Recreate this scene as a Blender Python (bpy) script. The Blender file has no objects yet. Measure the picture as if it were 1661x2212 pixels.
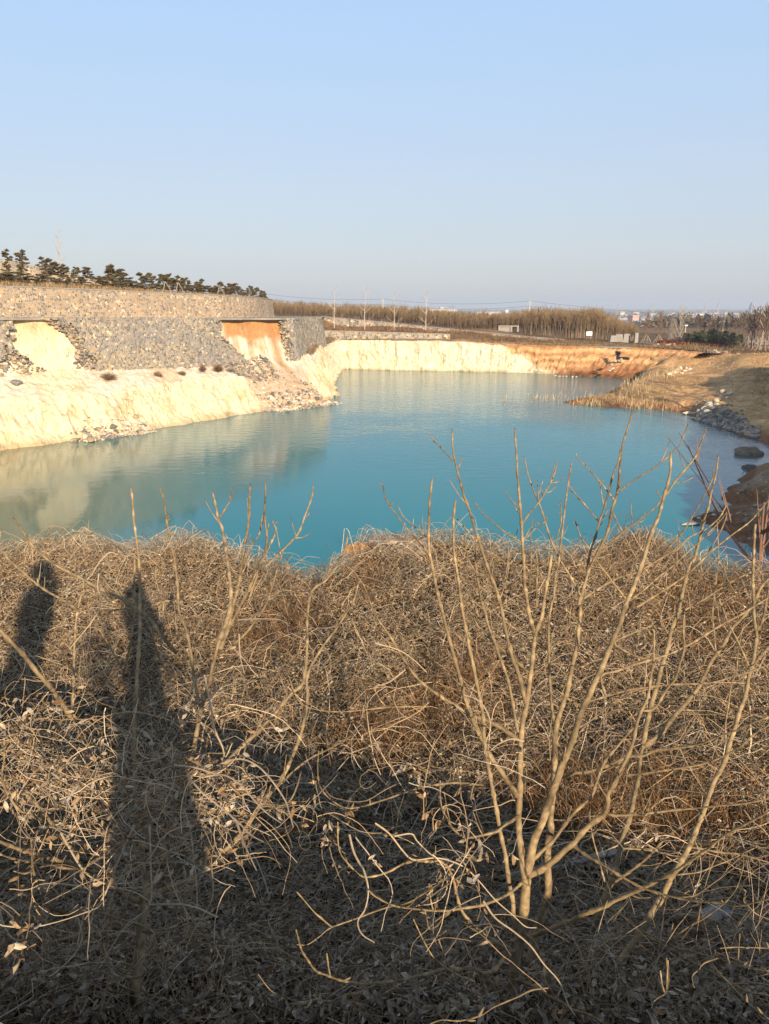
import bpy, bmesh, math, random
import numpy as np
from mathutils import Vector, Matrix
R = math.radians
random.seed(7); rng = np.random.default_rng(11)
scene = bpy.context.scene

# ---------------------------------------------------------------- camera, sky, sun, exposure
CAMZ = 12.0
cam_d = bpy.data.cameras.new("camera"); cam = bpy.data.objects.new("camera", cam_d)
scene.collection.objects.link(cam); scene.camera = cam
cam.location = (0, 0, CAMZ); cam.rotation_euler = (R(75), 0, 0)
cam_d.sensor_fit = 'VERTICAL'; cam_d.sensor_height = 24.0
FPX = 770.0
cam_d.lens = 24.0 * FPX / 1024.0
cam_d.clip_start = 0.05; cam_d.clip_end = 40000

SUN_DIR = Vector((0.321, -0.94, 0.354)).normalized()      # towards the sun
sun_el = math.asin(SUN_DIR.z); sun_az = math.atan2(SUN_DIR.x, SUN_DIR.y)
world = bpy.data.worlds.new("World"); scene.world = world; world.use_nodes = True
wn = world.node_tree; wn.nodes.clear()
sky = wn.nodes.new('ShaderNodeTexSky'); sky.sky_type = 'NISHITA'; sky.sun_disc = False
sky.sun_elevation = sun_el; sky.sun_rotation = sun_az
sky.altitude = 100; sky.air_density = 1.1; sky.dust_density = 1.0; sky.ozone_density = 1.2
bg = wn.nodes.new('ShaderNodeBackground'); bg.inputs['Strength'].default_value = 0.15
wo = wn.nodes.new('ShaderNodeOutputWorld')
# clear winter sky: the Nishita sky, greyed towards the hazy horizon and deepened towards the zenith
_tc = wn.nodes.new('ShaderNodeTexCoord'); _sx = wn.nodes.new('ShaderNodeSeparateXYZ'); wn.links.new(_tc.outputs['Generated'], _sx.inputs[0])
_rp = wn.nodes.new('ShaderNodeValToRGB'); wn.links.new(_sx.outputs[2], _rp.inputs[0]); _e = _rp.color_ramp.elements
SKYK = 0.97 / (0.15 * 1.647)
for _i, (_p, _c) in enumerate([(0.0, (.51, .555, .63)), (.06, (.545, .60, .695)), (.14, (.54, .635, .79)), (.23, (.505, .655, .88)), (.33, (.46, .665, .955)), (.52, (.38, .60, .95)), (.72, (.26, .33, .46)), (1.0, (.16, .18, .23))]):
    _q = _e[_i] if _i < 2 else _e.new(_p)
    _q.position = _p; _q.color = (*[x * SKYK * .2 for x in _c], 1)
_sc = wn.nodes.new('ShaderNodeMix'); _sc.data_type = 'RGBA'; _sc.blend_type = 'MULTIPLY'; _sc.inputs[0].default_value = 1.0; wn.links.new(_rp.outputs[0], _sc.inputs[6]); _sc.inputs[7].default_value = (5, 5, 5, 1)
_mx = wn.nodes.new('ShaderNodeMix'); _mx.data_type = 'RGBA'; _mx.inputs[0].default_value = 0.88; wn.links.new(sky.outputs[0], _mx.inputs[6]); wn.links.new(_sc.outputs[2], _mx.inputs[7])
wn.links.new(_mx.outputs[2], bg.inputs[0]); wn.links.new(bg.outputs[0], wo.inputs[0])
sd = bpy.data.lights.new("sun", 'SUN'); sd.energy = 4.4; sd.angle = R(0.53); sd.color = (1.0, 0.80, 0.58)
so = bpy.data.objects.new("sun", sd); scene.collection.objects.link(so)
so.rotation_euler = SUN_DIR.to_track_quat('Z', 'Y').to_euler(); so.location = (20, -40, 60)
scene.view_settings.view_transform = 'Standard'; scene.view_settings.look = 'None'
scene.view_settings.exposure = 0.72; scene.view_settings.gamma = 1.0

# ---------------------------------------------------------------- helpers
S15, C15 = math.sin(R(15)), math.cos(R(15))
def ray(u, v):
    """direction through a point of the photograph (1661 x 2212 units)"""
    px = u * 769 / 1661; py = v * 1024 / 2212
    a = (px - 384.5) / FPX; b = (py - 512) / FPX
    return np.array((a, C15 - b * S15, -S15 - b * C15))
def Pz(u, v, z):
    d = ray(u, v); return d * ((z - CAMZ) / d[2]) + np.array((0, 0, CAMZ))
def Py(u, v, y):
    d = ray(u, v); return d * (y / d[1]) + np.array((0, 0, CAMZ))
def Pd(u, v, zc):
    return ray(u, v) * zc + np.array((0, 0, CAMZ))

def sstep(a, b, x):
    t = np.clip((np.asarray(x, float) - a) / (b - a), 0, 1); return t * t * (3 - 2 * t)
def _h(i, j, k, seed):
    n = (i.astype(np.int64) * 374761393 + j.astype(np.int64) * 668265263 + k.astype(np.int64) * 2147483647 + seed * 1274126177) & 0xffffffff
    n = ((n ^ (n >> 13)) * 1274126177) & 0xffffffff
    n = ((n ^ (n >> 16)) * 2246822519) & 0xffffffff
    return ((n ^ (n >> 15)) & 0xffff) / 65535.0
def vnoise(x, y, z=0.0, seed=0):
    x, y, z = np.broadcast_arrays(np.asarray(x, float), np.asarray(y, float), np.asarray(z, float))
    xi, yi, zi = np.floor(x), np.floor(y), np.floor(z)
    fx, fy, fz = x - xi, y - yi, z - zi
    fx, fy, fz = [f * f * (3 - 2 * f) for f in (fx, fy, fz)]
    out = 0
    for a in (0, 1):
        for b in (0, 1):
            for c in (0, 1):
                w = (fx if a else 1 - fx) * (fy if b else 1 - fy) * (fz if c else 1 - fz)
                out = out + w * _h(xi + a, yi + b, zi + c, seed)
    return out * 2 - 1
def fbm(x, y, z=0.0, seed=0, oct=4, gain=0.5):
    s, a, f = 0, 1.0, 1.0
    for o in range(oct):
        s = s + a * vnoise(np.asarray(x) * f, np.asarray(y) * f, np.asarray(z) * f, seed + o); a *= gain; f *= 2.03
    return s

def mk(name, V, F, m, parent=None, smooth=False, col=None, uv=None):
    """V (n,3); F list of arrays (k,3)/(k,4) ; one mesh object"""
    V = np.ascontiguousarray(V, np.float32)
    if isinstance(F, np.ndarray): F = [F]
    F = [np.ascontiguousarray(f, np.int32) for f in F if len(f)]
    me = bpy.data.meshes.new(name)
    me.vertices.add(len(V)); me.vertices.foreach_set('co', V.ravel())
    li = np.concatenate([f.ravel() for f in F])
    tot = np.concatenate([np.full(len(f), f.shape[1], np.int32) for f in F])
    st = np.concatenate([[0], np.cumsum(tot)[:-1]]).astype(np.int32)
    me.loops.add(len(li)); me.loops.foreach_set('vertex_index', li)
    me.polygons.add(len(tot)); me.polygons.foreach_set('loop_start', st); me.polygons.foreach_set('loop_total', tot)
    me.polygons.foreach_set('use_smooth', np.full(len(tot), bool(smooth)))
    if col is not None:
        a = me.color_attributes.new('col', 'FLOAT_COLOR', 'POINT')
        c = np.ones((len(V), 4), np.float32); c[:, :3] = col; a.data.foreach_set('color', c.ravel())
    if uv is not None:
        l = me.uv_layers.new(name='UVMap'); l.data.foreach_set('uv', np.ascontiguousarray(np.asarray(uv, np.float32)[li]).ravel())
    me.update(calc_edges=True)
    if m is not None: me.materials.append(m)
    o = bpy.data.objects.new(name, me); scene.collection.objects.link(o)
    if parent is not None: o.parent = parent
    return o
def tag(o, label=None, cat=None, group=None, kind=None):
    if label: o['label'] = label; kind = kind or 'thing'
    if cat: o['category'] = cat
    if group: o['group'] = group
    if kind: o['kind'] = kind
    return o
def empty(name, loc, label, cat, group=None, rz=0.0):
    o = bpy.data.objects.new(name, None); scene.collection.objects.link(o)
    o.location = loc; o.rotation_euler = (0, 0, rz); o.empty_display_size = 0.3
    return tag(o, label, cat, group)
def copy_tree(src, loc, rz=0.0, sc=1.0, label=None):
    c = src.copy(); scene.collection.objects.link(c); c.location = loc
    e = src.rotation_euler; c.rotation_euler = (e[0], e[1], rz); c.scale = (sc, sc, sc) if not hasattr(sc, '__len__') else sc
    if label: c['label'] = label
    for ch in list(src.children):
        d = ch.copy(); scene.collection.objects.link(d); d.parent = c
    return c
def grid_faces(nr, nc, off=0):
    i = np.arange(nr - 1)[:, None] * nc + np.arange(nc - 1)[None, :] + off
    i = i.ravel(); return np.stack([i, i + 1, i + nc + 1, i + nc], 1)
class Acc:
    """collects geometry for one mesh"""
    def __init__(s): s.V = []; s.F3 = []; s.F4 = []; s.C = []; s.n = 0
    def add(s, V, F, col=None):
        V = np.asarray(V, float); F = np.asarray(F)
        (s.F3 if F.shape[1] == 3 else s.F4).append(F + s.n); s.V.append(V); s.n += len(V)
        c = np.asarray(col if col is not None else (1, 1, 1), float)
        s.C.append(np.broadcast_to(c, (len(V), 3)))
    def box(s, c, h, rz=0.0, col=None, taper=1.0):
        x, y, z = h
        P = np.array([(a * x * (taper if k > 0 else 1), b * y * (taper if k > 0 else 1), k * z) for k in (-1, 1) for a, b in ((-1, -1), (1, -1), (1, 1), (-1, 1))], float)
        ca, sa = math.cos(rz), math.sin(rz)
        P = P @ np.array([[ca, sa, 0], [-sa, ca, 0], [0, 0, 1]]) + np.asarray(c, float)
        s.add(P, np.array([(3, 2, 1, 0), (4, 5, 6, 7), (0, 1, 5, 4), (1, 2, 6, 5), (2, 3, 7, 6), (3, 0, 4, 7)]), col)
    def tube(s, P, rad, sides=6, col=None):
        V, F = tubes(np.asarray(P, float)[None], np.broadcast_to(np.asarray(rad, float), (len(P),))[None], sides, cap=True)
        for f in F: (s.F3 if f.shape[1] == 3 else s.F4).append(f + s.n)
        s.V.append(V); s.n += len(V); s.C.append(np.broadcast_to(np.asarray(col if col is not None else (1, 1, 1), float), (len(V), 3)))
    def build(s, name, m, parent=None, smooth=False):
        F = []
        if s.F3: F.append(np.concatenate(s.F3))
        if s.F4: F.append(np.concatenate(s.F4))
        return mk(name, np.concatenate(s.V), F, m, parent, smooth, np.concatenate(s.C))
def tubes(P, Rr, sides=3, cap=False):
    """P (M,N,3) R (M,N) -> verts, [faces]"""
    M, N, _ = P.shape
    T = np.gradient(P, axis=1); T /= np.linalg.norm(T, axis=2, keepdims=True) + 1e-9
    mt = T.mean(1); ref = np.where(np.abs(mt[:, 2:3]) < 0.8, np.array([[0, 0, 1.0]]), np.array([[1.0, 0, 0]]))[:, None, :]
    A = np.cross(T, ref); A /= np.linalg.norm(A, axis=2, keepdims=True) + 1e-9
    B = np.cross(T, A)
    th = np.arange(sides) * 2 * np.pi / sides
    V = P[:, :, None, :] + Rr[:, :, None, None] * (np.cos(th)[None, None, :, None] * A[:, :, None, :] + np.sin(th)[None, None, :, None] * B[:, :, None, :])
    base = (np.arange(M)[:, None, None] * N + np.arange(N - 1)[None, :, None]) * sides
    k = np.arange(sides)[None, None, :]; k2 = (k + 1) % sides
    F = np.stack([base + k, base + k2, base + sides + k2, base + sides + k], -1).reshape(-1, 4)
    out = [F]
    if cap and sides in (3, 4):
        e0 = (np.arange(M) * N)[:, None] * sides + np.arange(sides)[::-1][None]; e1 = (np.arange(M) * N + N - 1)[:, None] * sides + np.arange(sides)[None]
        out += [e0, e1]
    elif cap:
        for e, sg in ((0, 1), (N - 1, -1)):
            b0 = (np.arange(M) * N + e)[:, None] * sides
            for q in range(1, sides - 1):
                idx = [0, q + 1, q] if sg > 0 else [0, q, q + 1]
                out.append(b0 + np.array(idx)[None])
    return V.reshape(-1, 3), out
def smooth_path(P, n_per=6):
    P = np.asarray(P, float)
    if len(P) < 3:
        t = np.linspace(0, 1, n_per + 1)[:, None]; return P[0] * (1 - t) + P[-1] * t
    Q = np.concatenate([[2 * P[0] - P[1]], P, [2 * P[-1] - P[-2]]])
    out = []
    for i in range(1, len(Q) - 2):
        t = np.linspace(0, 1, n_per, endpoint=False)[:, None]
        a, b, c, d = Q[i - 1], Q[i], Q[i + 1], Q[i + 2]
        out.append(0.5 * (2 * b + (c - a) * t + (2 * a - 5 * b + 4 * c - d) * t * t + (3 * b - a - 3 * c + d) * t ** 3))
    out.append(P[-1:]); return np.concatenate(out)

# ---------------------------------------------------------------- materials
class Mat:
    def __init__(s, name, rough=0.9, spec=0.2):
        s.m = bpy.data.materials.new(name); s.m.use_nodes = True; s.t = s.m.node_tree; s.t.nodes.clear()
        s.b = s.n('ShaderNodeBsdfPrincipled'); s.b.inputs['Roughness'].default_value = rough
        s.b.inputs['Specular IOR Level'].default_value = spec
        o = s.n('ShaderNodeOutputMaterial'); s.l(s.b.outputs[0], o.inputs[0])
    def n(s, t, **k):
        x = s.t.nodes.new(t)
        for a, v in k.items(): setattr(x, a, v)
        return x
    def l(s, a, b): s.t.links.new(a, b)
    def noise(s, scale, detail=4, vec=None, rough=0.55, dist=0.0):
        x = s.n('ShaderNodeTexNoise'); x.inputs['Scale'].default_value = scale; x.inputs['Detail'].default_value = detail
        x.inputs['Roughness'].default_value = rough; x.inputs['Distortion'].default_value = dist
        s.l(vec if vec is not None else s.pos(), x.inputs['Vector']); return x
    def pos(s):
        if not hasattr(s, '_p'): s._p = s.n('ShaderNodeNewGeometry').outputs['Position']
        return s._p
    def objpos(s):
        if not hasattr(s, '_o'): s._o = s.n('ShaderNodeTexCoord').outputs['Object']
        return s._o
    def mapping(s, vec, scale=(1, 1, 1), rot=(0, 0, 0)):
        x = s.n('ShaderNodeMapping'); x.inputs['Scale'].default_value = scale; x.inputs['Rotation'].default_value = rot
        s.l(vec, x.inputs['Vector']); return x.outputs[0]
    def ramp(s, fac, stops, interp='LINEAR'):
        x = s.n('ShaderNodeValToRGB'); x.color_ramp.interpolation = interp
        e = x.color_ramp.elements
        while len(e) > 1: e.remove(e[-1])
        for i, (p, c) in enumerate(stops):
            q = e[0] if i == 0 else e.new(p)
            q.position = p; q.color = (*c, 1) if hasattr(c, '__len__') else (c, c, c, 1)
        s.l(fac, x.inputs[0]); return x.outputs[0]
    def mix(s, fac, a, b, mode='MIX'):
        x = s.n('ShaderNodeMix', data_type='RGBA', blend_type=mode)
        for v, i in ((fac, 0), (a, 6), (b, 7)):
            if hasattr(v, 'links'): s.l(v, x.inputs[i])
            elif hasattr(v, '__len__'): x.inputs[i].default_value = (*v, 1)
            else: x.inputs[i].default_value = v
        return x.outputs[2]
    def math(s, op, a, b=0.0):
        x = s.n('ShaderNodeMath', operation=op)
        for v, i in ((a, 0), (b, 1)):
            if hasattr(v, 'links'): s.l(v, x.inputs[i])
            else: x.inputs[i].default_value = v
        return x.outputs[0]
    def attr(s, name='col'):
        x = s.n('ShaderNodeAttribute'); x.attribute_name = name; return x.outputs['Color']
    def bump(s, h, strength=0.5, dist=0.05):
        x = s.n('ShaderNodeBump'); x.inputs['Strength'].default_value = strength; x.inputs['Distance'].default_value = dist
        s.l(h, x.inputs['Height']); s.l(x.outputs[0], s.b.inputs['Normal']); return x
    def base(s, c):
        if hasattr(c, 'links'): s.l(c, s.b.inputs['Base Color'])
        else: s.b.inputs['Base Color'].default_value = (*c, 1)
        return s
def mat_attr(name, rough=0.9, nscale=20.0, amt=0.5, bump=0.3, bdist=0.02, spec=0.15, detail=5):
    m = Mat(name, rough, spec); c = m.attr(); nz = m.noise(nscale, detail)
    f = m.ramp(nz.outputs[0], [(0.25, 1 - amt), (0.75, 1 + amt * 0.6)])
    m.base(m.mix(1.0, c, f, 'MULTIPLY'))
    if bump: m.bump(nz.outputs[0], bump, bdist)
    return m.m
def mat_plain(name, c1, c2, scale=8.0, rough=0.85, bump=0.2, bdist=0.02, spec=0.2):
    m = Mat(name, rough, spec); nz = m.noise(scale, 6)
    m.base(m.ramp(nz.outputs[0], [(0.3, c1), (0.7, c2)]))
    if bump: m.bump(nz.outputs[0], bump, bdist)
    return m.m

def mat_cliff():
    m = Mat('chalk_cliff', 0.95, 0.08); p = m.pos()
    c = m.attr()
    big = m.noise(0.55, 7, rough=0.62)
    fine = m.noise(4.5, 6, rough=0.65)
    streak = m.noise(1.0, 6, m.mapping(p, (1.6, 1.6, 0.25)), rough=0.6)
    v = m.ramp(big.outputs[0], [(0.3, (0.80, 0.74, 0.66)), (0.5, (1, 1, 1)), (0.72, (1.08, 1.06, 1.0))])
    c = m.mix(1.0, c, v, 'MULTIPLY')
    c = m.mix(m.ramp(streak.outputs[0], [(0.52, 0.0), (0.70, 0.5)]), c, (0.50, 0.31, 0.15))
    lines = m.noise(1.0, 5, m.mapping(p, (5.5, 5.5, 0.5)), rough=0.6); c = m.mix(m.ramp(lines.outputs[0], [(0.58, 0.0), (0.72, 0.42)]), c, (0.36, 0.24, 0.13))
    beds = m.noise(1.0, 5, m.mapping(p, (0.5, 0.5, 4.5)), rough=0.6); c = m.mix(m.ramp(beds.outputs[0], [(0.55, 0.0), (0.7, 0.3)]), c, (0.52, 0.37, 0.22))
    # cracks
    vor = m.n('ShaderNodeTexVoronoi', feature='DISTANCE_TO_EDGE'); vor.inputs['Scale'].default_value = 1.15
    wv = m.mix(0.55, m.mapping(p, (1, 1, 0.30)), m.noise(1.9, 5).outputs['Color'], 'ADD'); m.l(wv, vor.inputs['Vector'])
    cr = m.ramp(vor.outputs['Distance'], [(0.0, 0.9), (0.012, 0.6), (0.028, 0.0)])
    crm = m.math('MULTIPLY', cr, m.ramp(m.noise(0.5, 3).outputs[0], [(0.52, 0.0), (0.64, 0.9)]))
    c = m.mix(crm, c, (0.22, 0.15, 0.09))
    sp = m.ramp(m.noise(9.0, 3).outputs[0], [(0.66, 0.0), (0.72, 0.75)])
    c = m.mix(m.math('MULTIPLY', sp, 0.55), c, (0.30, 0.21, 0.14))
    m.base(c)
    hh = m.math('ADD', m.math('MULTIPLY', fine.outputs[0], 0.6), m.math('ADD', big.outputs[0], m.math('MULTIPLY', crm, -0.6)))
    m.bump(m.math('ADD', hh, m.math('MULTIPLY', lines.outputs[0], 0.5)), 0.65, 0.16); return m.m
def mat_stone(name, scale, mortar, palette, bump=0.7, soot=True):
    m = Mat(name, 0.92, 0.12)
    tc = m.n('ShaderNodeTexCoord'); uv = tc.outputs['UV']
    d = m.noise(2.2, 3, uv); uvd = m.mix(0.16, uv, d.outputs['Color'], 'ADD')
    a = m.n('ShaderNodeTexVoronoi', voronoi_dimensions='2D'); b = m.n('ShaderNodeTexVoronoi', feature='DISTANCE_TO_EDGE', voronoi_dimensions='2D')
    for x in (a, b): x.inputs['Scale'].default_value = scale; x.inputs['Randomness'].default_value = 0.92; m.l(uvd, x.inputs['Vector'])
    sep = m.n('ShaderNodeSeparateColor'); m.l(a.outputs['Color'], sep.inputs[0])
    st = m.ramp(sep.outputs[0], palette, 'CONSTANT')
    st = m.mix(1.0, st, m.ramp(m.noise(14, 4, uv).outputs[0], [(0.3, 0.75), (0.7, 1.18)]), 'MULTIPLY')
    edge = m.math('ADD', b.outputs['Distance'], m.math('MULTIPLY', m.math('SUBTRACT', sep.outputs[1], 0.5), -0.12))
    mm = m.ramp(edge, [(0.045, 1.0), (0.10, 0.0)])
    big = m.noise(0.18, 4, uv)
    mc = m.mix(m.ramp(big.outputs[0], [(0.38, 0.0), (0.62, 1.0)]), mortar, tuple(x * 1.35 for x in mortar))
    c = m.mix(mm, st, mc)
    if soot:   # a slaty patch of wall where the stones are bluer, as laid
        c = m.mix(m.math('MULTIPLY', m.ramp(m.noise(0.12, 3, m.mapping(uv, (0.6, 2.2, 1))).outputs[0], [(0.46, 0.0), (0.6, 1.0)]), 0.30), c, (0.22, 0.225, 0.25))
    m.base(c)
    h = m.math('MINIMUM', b.outputs['Distance'], 0.16)
    m.bump(m.math('ADD', m.math('MULTIPLY', h, 4.0), m.math('MULTIPLY', m.noise(9, 4, uv).outputs[0], 0.25)), bump, 0.07)
    return m.m
PAL_GREY = [(0.0, (0.197, 0.176, 0.142)), (0.16, (0.288, 0.251, 0.191)), (0.34, (0.136, 0.129, 0.114)), (0.48, (0.364, 0.299, 0.213)), (0.66, (0.228, 0.204, 0.169)), (0.78, (0.410, 0.325, 0.218)), (0.92, (0.638, 0.379, 0.164)), (0.96, (0.699, 0.556, 0.371))]
PAL_TAN = [(0.0, (0.364, 0.271, 0.180)), (0.18, (0.243, 0.204, 0.158)), (0.36, (0.440, 0.325, 0.208)), (0.54, (0.183, 0.163, 0.136)), (0.68, (0.410, 0.305, 0.196)), (0.90, (0.668, 0.379, 0.153)), (0.94, (0.699, 0.543, 0.349))]
M = {}
M['cliff'] = mat_cliff()
M['wall_grey'] = mat_stone('rubble_masonry_grey', 4.4, (0.36, 0.32, 0.27), PAL_GREY)
M['wall_tan'] = mat_stone('rubble_masonry_tan', 4.2, (0.42, 0.365, 0.30), PAL_TAN, soot=False)
M['wall_pale'] = mat_stone('rubble_masonry_pale', 2.4, (0.44, 0.395, 0.325), PAL_GREY, soot=False)
M['earth'] = mat_attr('bare_earth', 0.95, 2.2, 0.45, 0.6, 0.12, 0.05, 8)
M['ground'] = mat_attr('dry_ground', 0.97, 1.6, 0.4, 0.5, 0.1, 0.05, 8)
M['litter'] = mat_attr('leaf_litter_ground', 0.95, 26, 0.6, 0.8, 0.03, 0.05, 6)
M['rock'] = mat_attr('stone', 0.9, 6, 0.35, 0.5, 0.05, 0.12, 6)
M['road'] = mat_plain('road_concrete', (0.25, 0.22, 0.19), (0.36, 0.32, 0.27), 1.2, 0.9, 0.1)
M['concrete'] = mat_plain('weathered_concrete', (0.24, 0.225, 0.205), (0.36, 0.335, 0.30), 5, 0.9, 0.3)
M['bark'] = mat_attr('branch_bark', 0.75, 60, 0.35, 0.5, 0.006, 0.25, 4)
M['twig'] = mat_attr('twigs', 0.85, 30, 0.25, 0, 0, 0.15)
M['vine'] = mat_attr('dead_vine', 0.85, 50, 0.3, 0, 0, 0.15)
M['leaf'] = mat_attr('dry_leaf', 0.8, 40, 0.35, 0.2, 0.01, 0.2)
M['needle'] = mat_attr('pine_needles', 0.7, 12, 0.4, 0, 0, 0.25)
M['paint'] = mat_attr('wall_paint', 0.85, 3, 0.12, 0.05, 0.02, 0.2)
M['metal'] = mat_plain('galvanised_steel', (0.32, 0.33, 0.35), (0.42, 0.43, 0.45), 20, 0.6, 0)
M['wire'] = mat_plain('cable', (0.10, 0.10, 0.11), (0.14, 0.14, 0.15), 20, 0.6, 0)
M['black'] = mat_plain('rotten_black_wood', (0.012, 0.011, 0.010), (0.04, 0.035, 0.03), 14, 0.9, 0.6)
M['cloth'] = mat_plain('dark_cloth', (0.03, 0.035, 0.05), (0.05, 0.055, 0.075), 30, 0.95, 0.2)
M['skin'] = mat_plain('skin', (0.50, 0.33, 0.24), (0.56, 0.38, 0.28), 30, 0.55, 0.05)
M['hair'] = mat_plain('hair', (0.015, 0.012, 0.010), (0.03, 0.025, 0.02), 80, 0.6, 0.3)

def mat_water():
    m = Mat('pond_water', 0.06, 0.28); m.b.inputs['IOR'].default_value = 1.333
    p = m.pos()
    big = m.noise(0.035, 4, rough=0.5)
    # olive by the left cliff: its reflection painted in, plus silt; red-brown silt by the mud bank, turquoise elsewhere
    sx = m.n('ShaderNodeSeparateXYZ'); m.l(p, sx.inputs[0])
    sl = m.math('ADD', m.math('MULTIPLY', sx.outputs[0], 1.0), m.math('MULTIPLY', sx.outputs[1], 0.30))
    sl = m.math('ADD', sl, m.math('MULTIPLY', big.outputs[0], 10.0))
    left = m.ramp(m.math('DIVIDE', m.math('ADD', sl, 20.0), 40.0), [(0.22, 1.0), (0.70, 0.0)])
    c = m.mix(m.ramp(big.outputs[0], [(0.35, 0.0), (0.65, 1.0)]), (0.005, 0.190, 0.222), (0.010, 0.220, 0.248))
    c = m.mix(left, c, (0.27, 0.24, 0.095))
    sr = m.math('SUBTRACT', m.math('ADD', sx.outputs[0], m.math('MULTIPLY', big.outputs[0], 6.0)), m.math('MULTIPLY', sx.outputs[1], 0.28))
    c = m.mix(m.ramp(m.math('DIVIDE', m.math('SUBTRACT', sr, 4.0), 14.0), [(0.3, 0.0), (0.95, 0.9)]), c, (0.15, 0.12, 0.105))
    m.base(c)
    w1 = m.noise(2.6, 3, m.mapping(p, (0.75, 1.25, 1), (0, 0, R(25))), 0.6)
    w2 = m.noise(0.9, 2, m.mapping(p, (0.7, 1.3, 1), (0, 0, R(-12))), 0.5)
    h = m.math('ADD', m.math('MULTIPLY', w1.outputs[0], 0.5), w2.outputs[0])
    rough = m.ramp(m.math('ADD', m.math('DIVIDE', sx.outputs[1], 150.0), m.math('ADD', m.math('MULTIPLY', m.math('SUBTRACT', m.noise(0.05, 3).outputs[0], 0.5), 0.9), m.math('MULTIPLY', left, -0.28))), [(0.24, 0.03), (0.52, 0.22), (0.78, 0.6)])
    b = m.bump(h, 1.0, 0.16); m.l(rough, b.inputs['Strength'])
    return m.m
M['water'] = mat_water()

# ================================================================ large structure
W0 = np.array((-36.0, 72.0)); W1 = np.array((-11.7, 103.0)); W2 = np.array((-8.9, 117.0))
WL = float(np.linalg.norm(W1 - W0)); WD = (W1 - W0) / WL; WN = np.array((WD[1], -WD[0]))
def Lc(s, o): return W0 + WD * s + WN * o
def road_z(s): return 10.95 - 0.013 * np.clip(s, -60, 60)
def wall_base_z(s): return np.interp(s, [-60, 0, 8, 16, 27, 31, 39.4], [6.1, 6.0, 5.85, 5.6, 5.25, 5.5, 5.5])

# ---- water
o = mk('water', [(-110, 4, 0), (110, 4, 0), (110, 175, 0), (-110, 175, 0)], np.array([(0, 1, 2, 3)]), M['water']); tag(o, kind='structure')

# ---- quarry cliff: a loft round the far side of the pond, displaced as rock
# column: shore xy, rim xyz, ledge xyz, back xyz (behind the retaining wall or under the bushes)
def LC(s, osh, orim, zrim, oled, zled, oback=-1.15, zback=None):
    a = Lc(s, osh); b = Lc(s, orim); c = Lc(s, oled); d = Lc(s, oback)
    return [(*a, 0), (*b, zrim), (*c, zled), (*d, road_z(s) - 0.22 if zback is None else zback)]
cols = [LC(-62, 7, 4, 4.2, .2, 6.1), LC(-20, 6.6, 3.8, 4.1, .2, 6.1), LC(-3.4, 6.4, 3.6, 4.0, .2, 6.0), LC(3, 6.9, 3.9, 3.9, .2, 5.9),
        LC(7.8, 8.0, 4.2, 3.6, .2, 5.85), LC(11, 6.9, 3.6, 3.8, .2, 5.8), LC(16.2, 6.3, 3.3, 4.0, .2, 5.6), LC(22, 5.7, 2.9, 4.1, .2, 5.4), LC(26.5, 5.4, 2.7, 4.1, .2, 5.3),
        LC(28.5, 5.3, 2.6, 3.6, .0, 5.6), LC(30.5, 6.2, 3.4, 2.2, -.1, 6.0), LC(33, 7.2, 4.2, 1.7, .0, 6.1), LC(36, 6.6, 3.6, 2.2, .3, 5.2), LC(38.6, 5.2, 2.6, 3.4, .4, 5.2)]
def WC(sh, rim, led, back=None): return [(*sh, 0), rim, led, back if back else (led[0] + (led[0] - rim[0]) * 0.6, led[1] + (led[1] - rim[1]) * 0.6, led[2] + 0.4)]
cols += [WC((-7.6, 101.5), (-10.2, 103.6, 4.4), (-11.0, 104.0, 5.6)), WC((-6.7, 107.6), (-9.2, 108.0, 4.9), (-10.2, 108.4, 6.0)),
         WC((-7.5, 114), (-8.5, 114.2, 5.1), (-9.2, 114.6, 6.7)), WC((-8.3, 120), (-9.1, 120.4, 5.4), (-10.0, 121, 6.6)),
         WC((-8.5, 135), (-9.5, 135.5, 5.4), (-10.8, 136, 5.9)), WC((-8.5, 149), (-9.6, 151, 5.3), (-11.5, 153, 5.4)), WC((-7.8, 153.4), (-8.4, 154.8, 5.3), (-9.0, 157.2, 5.3)),
         WC((2.6, 150), (2.7, 151.4, 5.3), (2.9, 154, 5.3)), WC((14.9, 147.8), (15.2, 149.3, 5.15), (15.6, 152, 5.3)), WC((21, 146), (21.4, 147.6, 4.7), (22.0, 150, 4.9)),
         WC((26.4, 143.6), (27.0, 145.2, 4.6), (27.8, 148, 4.8)), WC((30, 141.3), (31, 143.2, 4.65), (32, 146, 4.8)), WC((34.4, 137.6), (36.6, 140.6, 4.7), (37.6, 143.2, 4.8)), WC((37, 135.6), (40.6, 139.6, 4.7), (41.6, 142, 4.7)),
         WC((39.5, 133.2), (44.4, 137.6, 4.6), (45.5, 139.6, 4.7)), WC((42, 130), (48.5, 133.8, 4.5), (49.6, 135.6, 4.6)), WC((44.5, 125), (51.5, 128.5, 4.4), (52.8, 129.6, 4.5))]
cols = np.array(cols, float)                       # (K,4,3)
def loft(cols, step, rowsub):
    L = np.concatenate([[0], np.cumsum(np.linalg.norm(np.diff(cols[:, 0, :2], axis=0), axis=1))])
    n = int(L[-1] / step); t = np.linspace(0, L[-1], n)
    G = np.stack([[np.interp(t, L, cols[:, r, k]) for k in range(3)] for r in range(cols.shape[1])])   # rows,3,n
    G = G.transpose(0, 2, 1); rows = []
    for r in range(len(G) - 1):
        for q in range(rowsub[r]): rows.append(G[r] + (G[r + 1] - G[r]) * q / rowsub[r])
    rows.append(G[-1]); rp = np.concatenate([np.arange(rowsub[r]) / rowsub[r] + r for r in range(len(rowsub))] + [[len(rowsub)]])
    return np.array(rows), t, rp
G, ct, rp = loft(cols, 0.20, [28, 14, 22])
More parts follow.
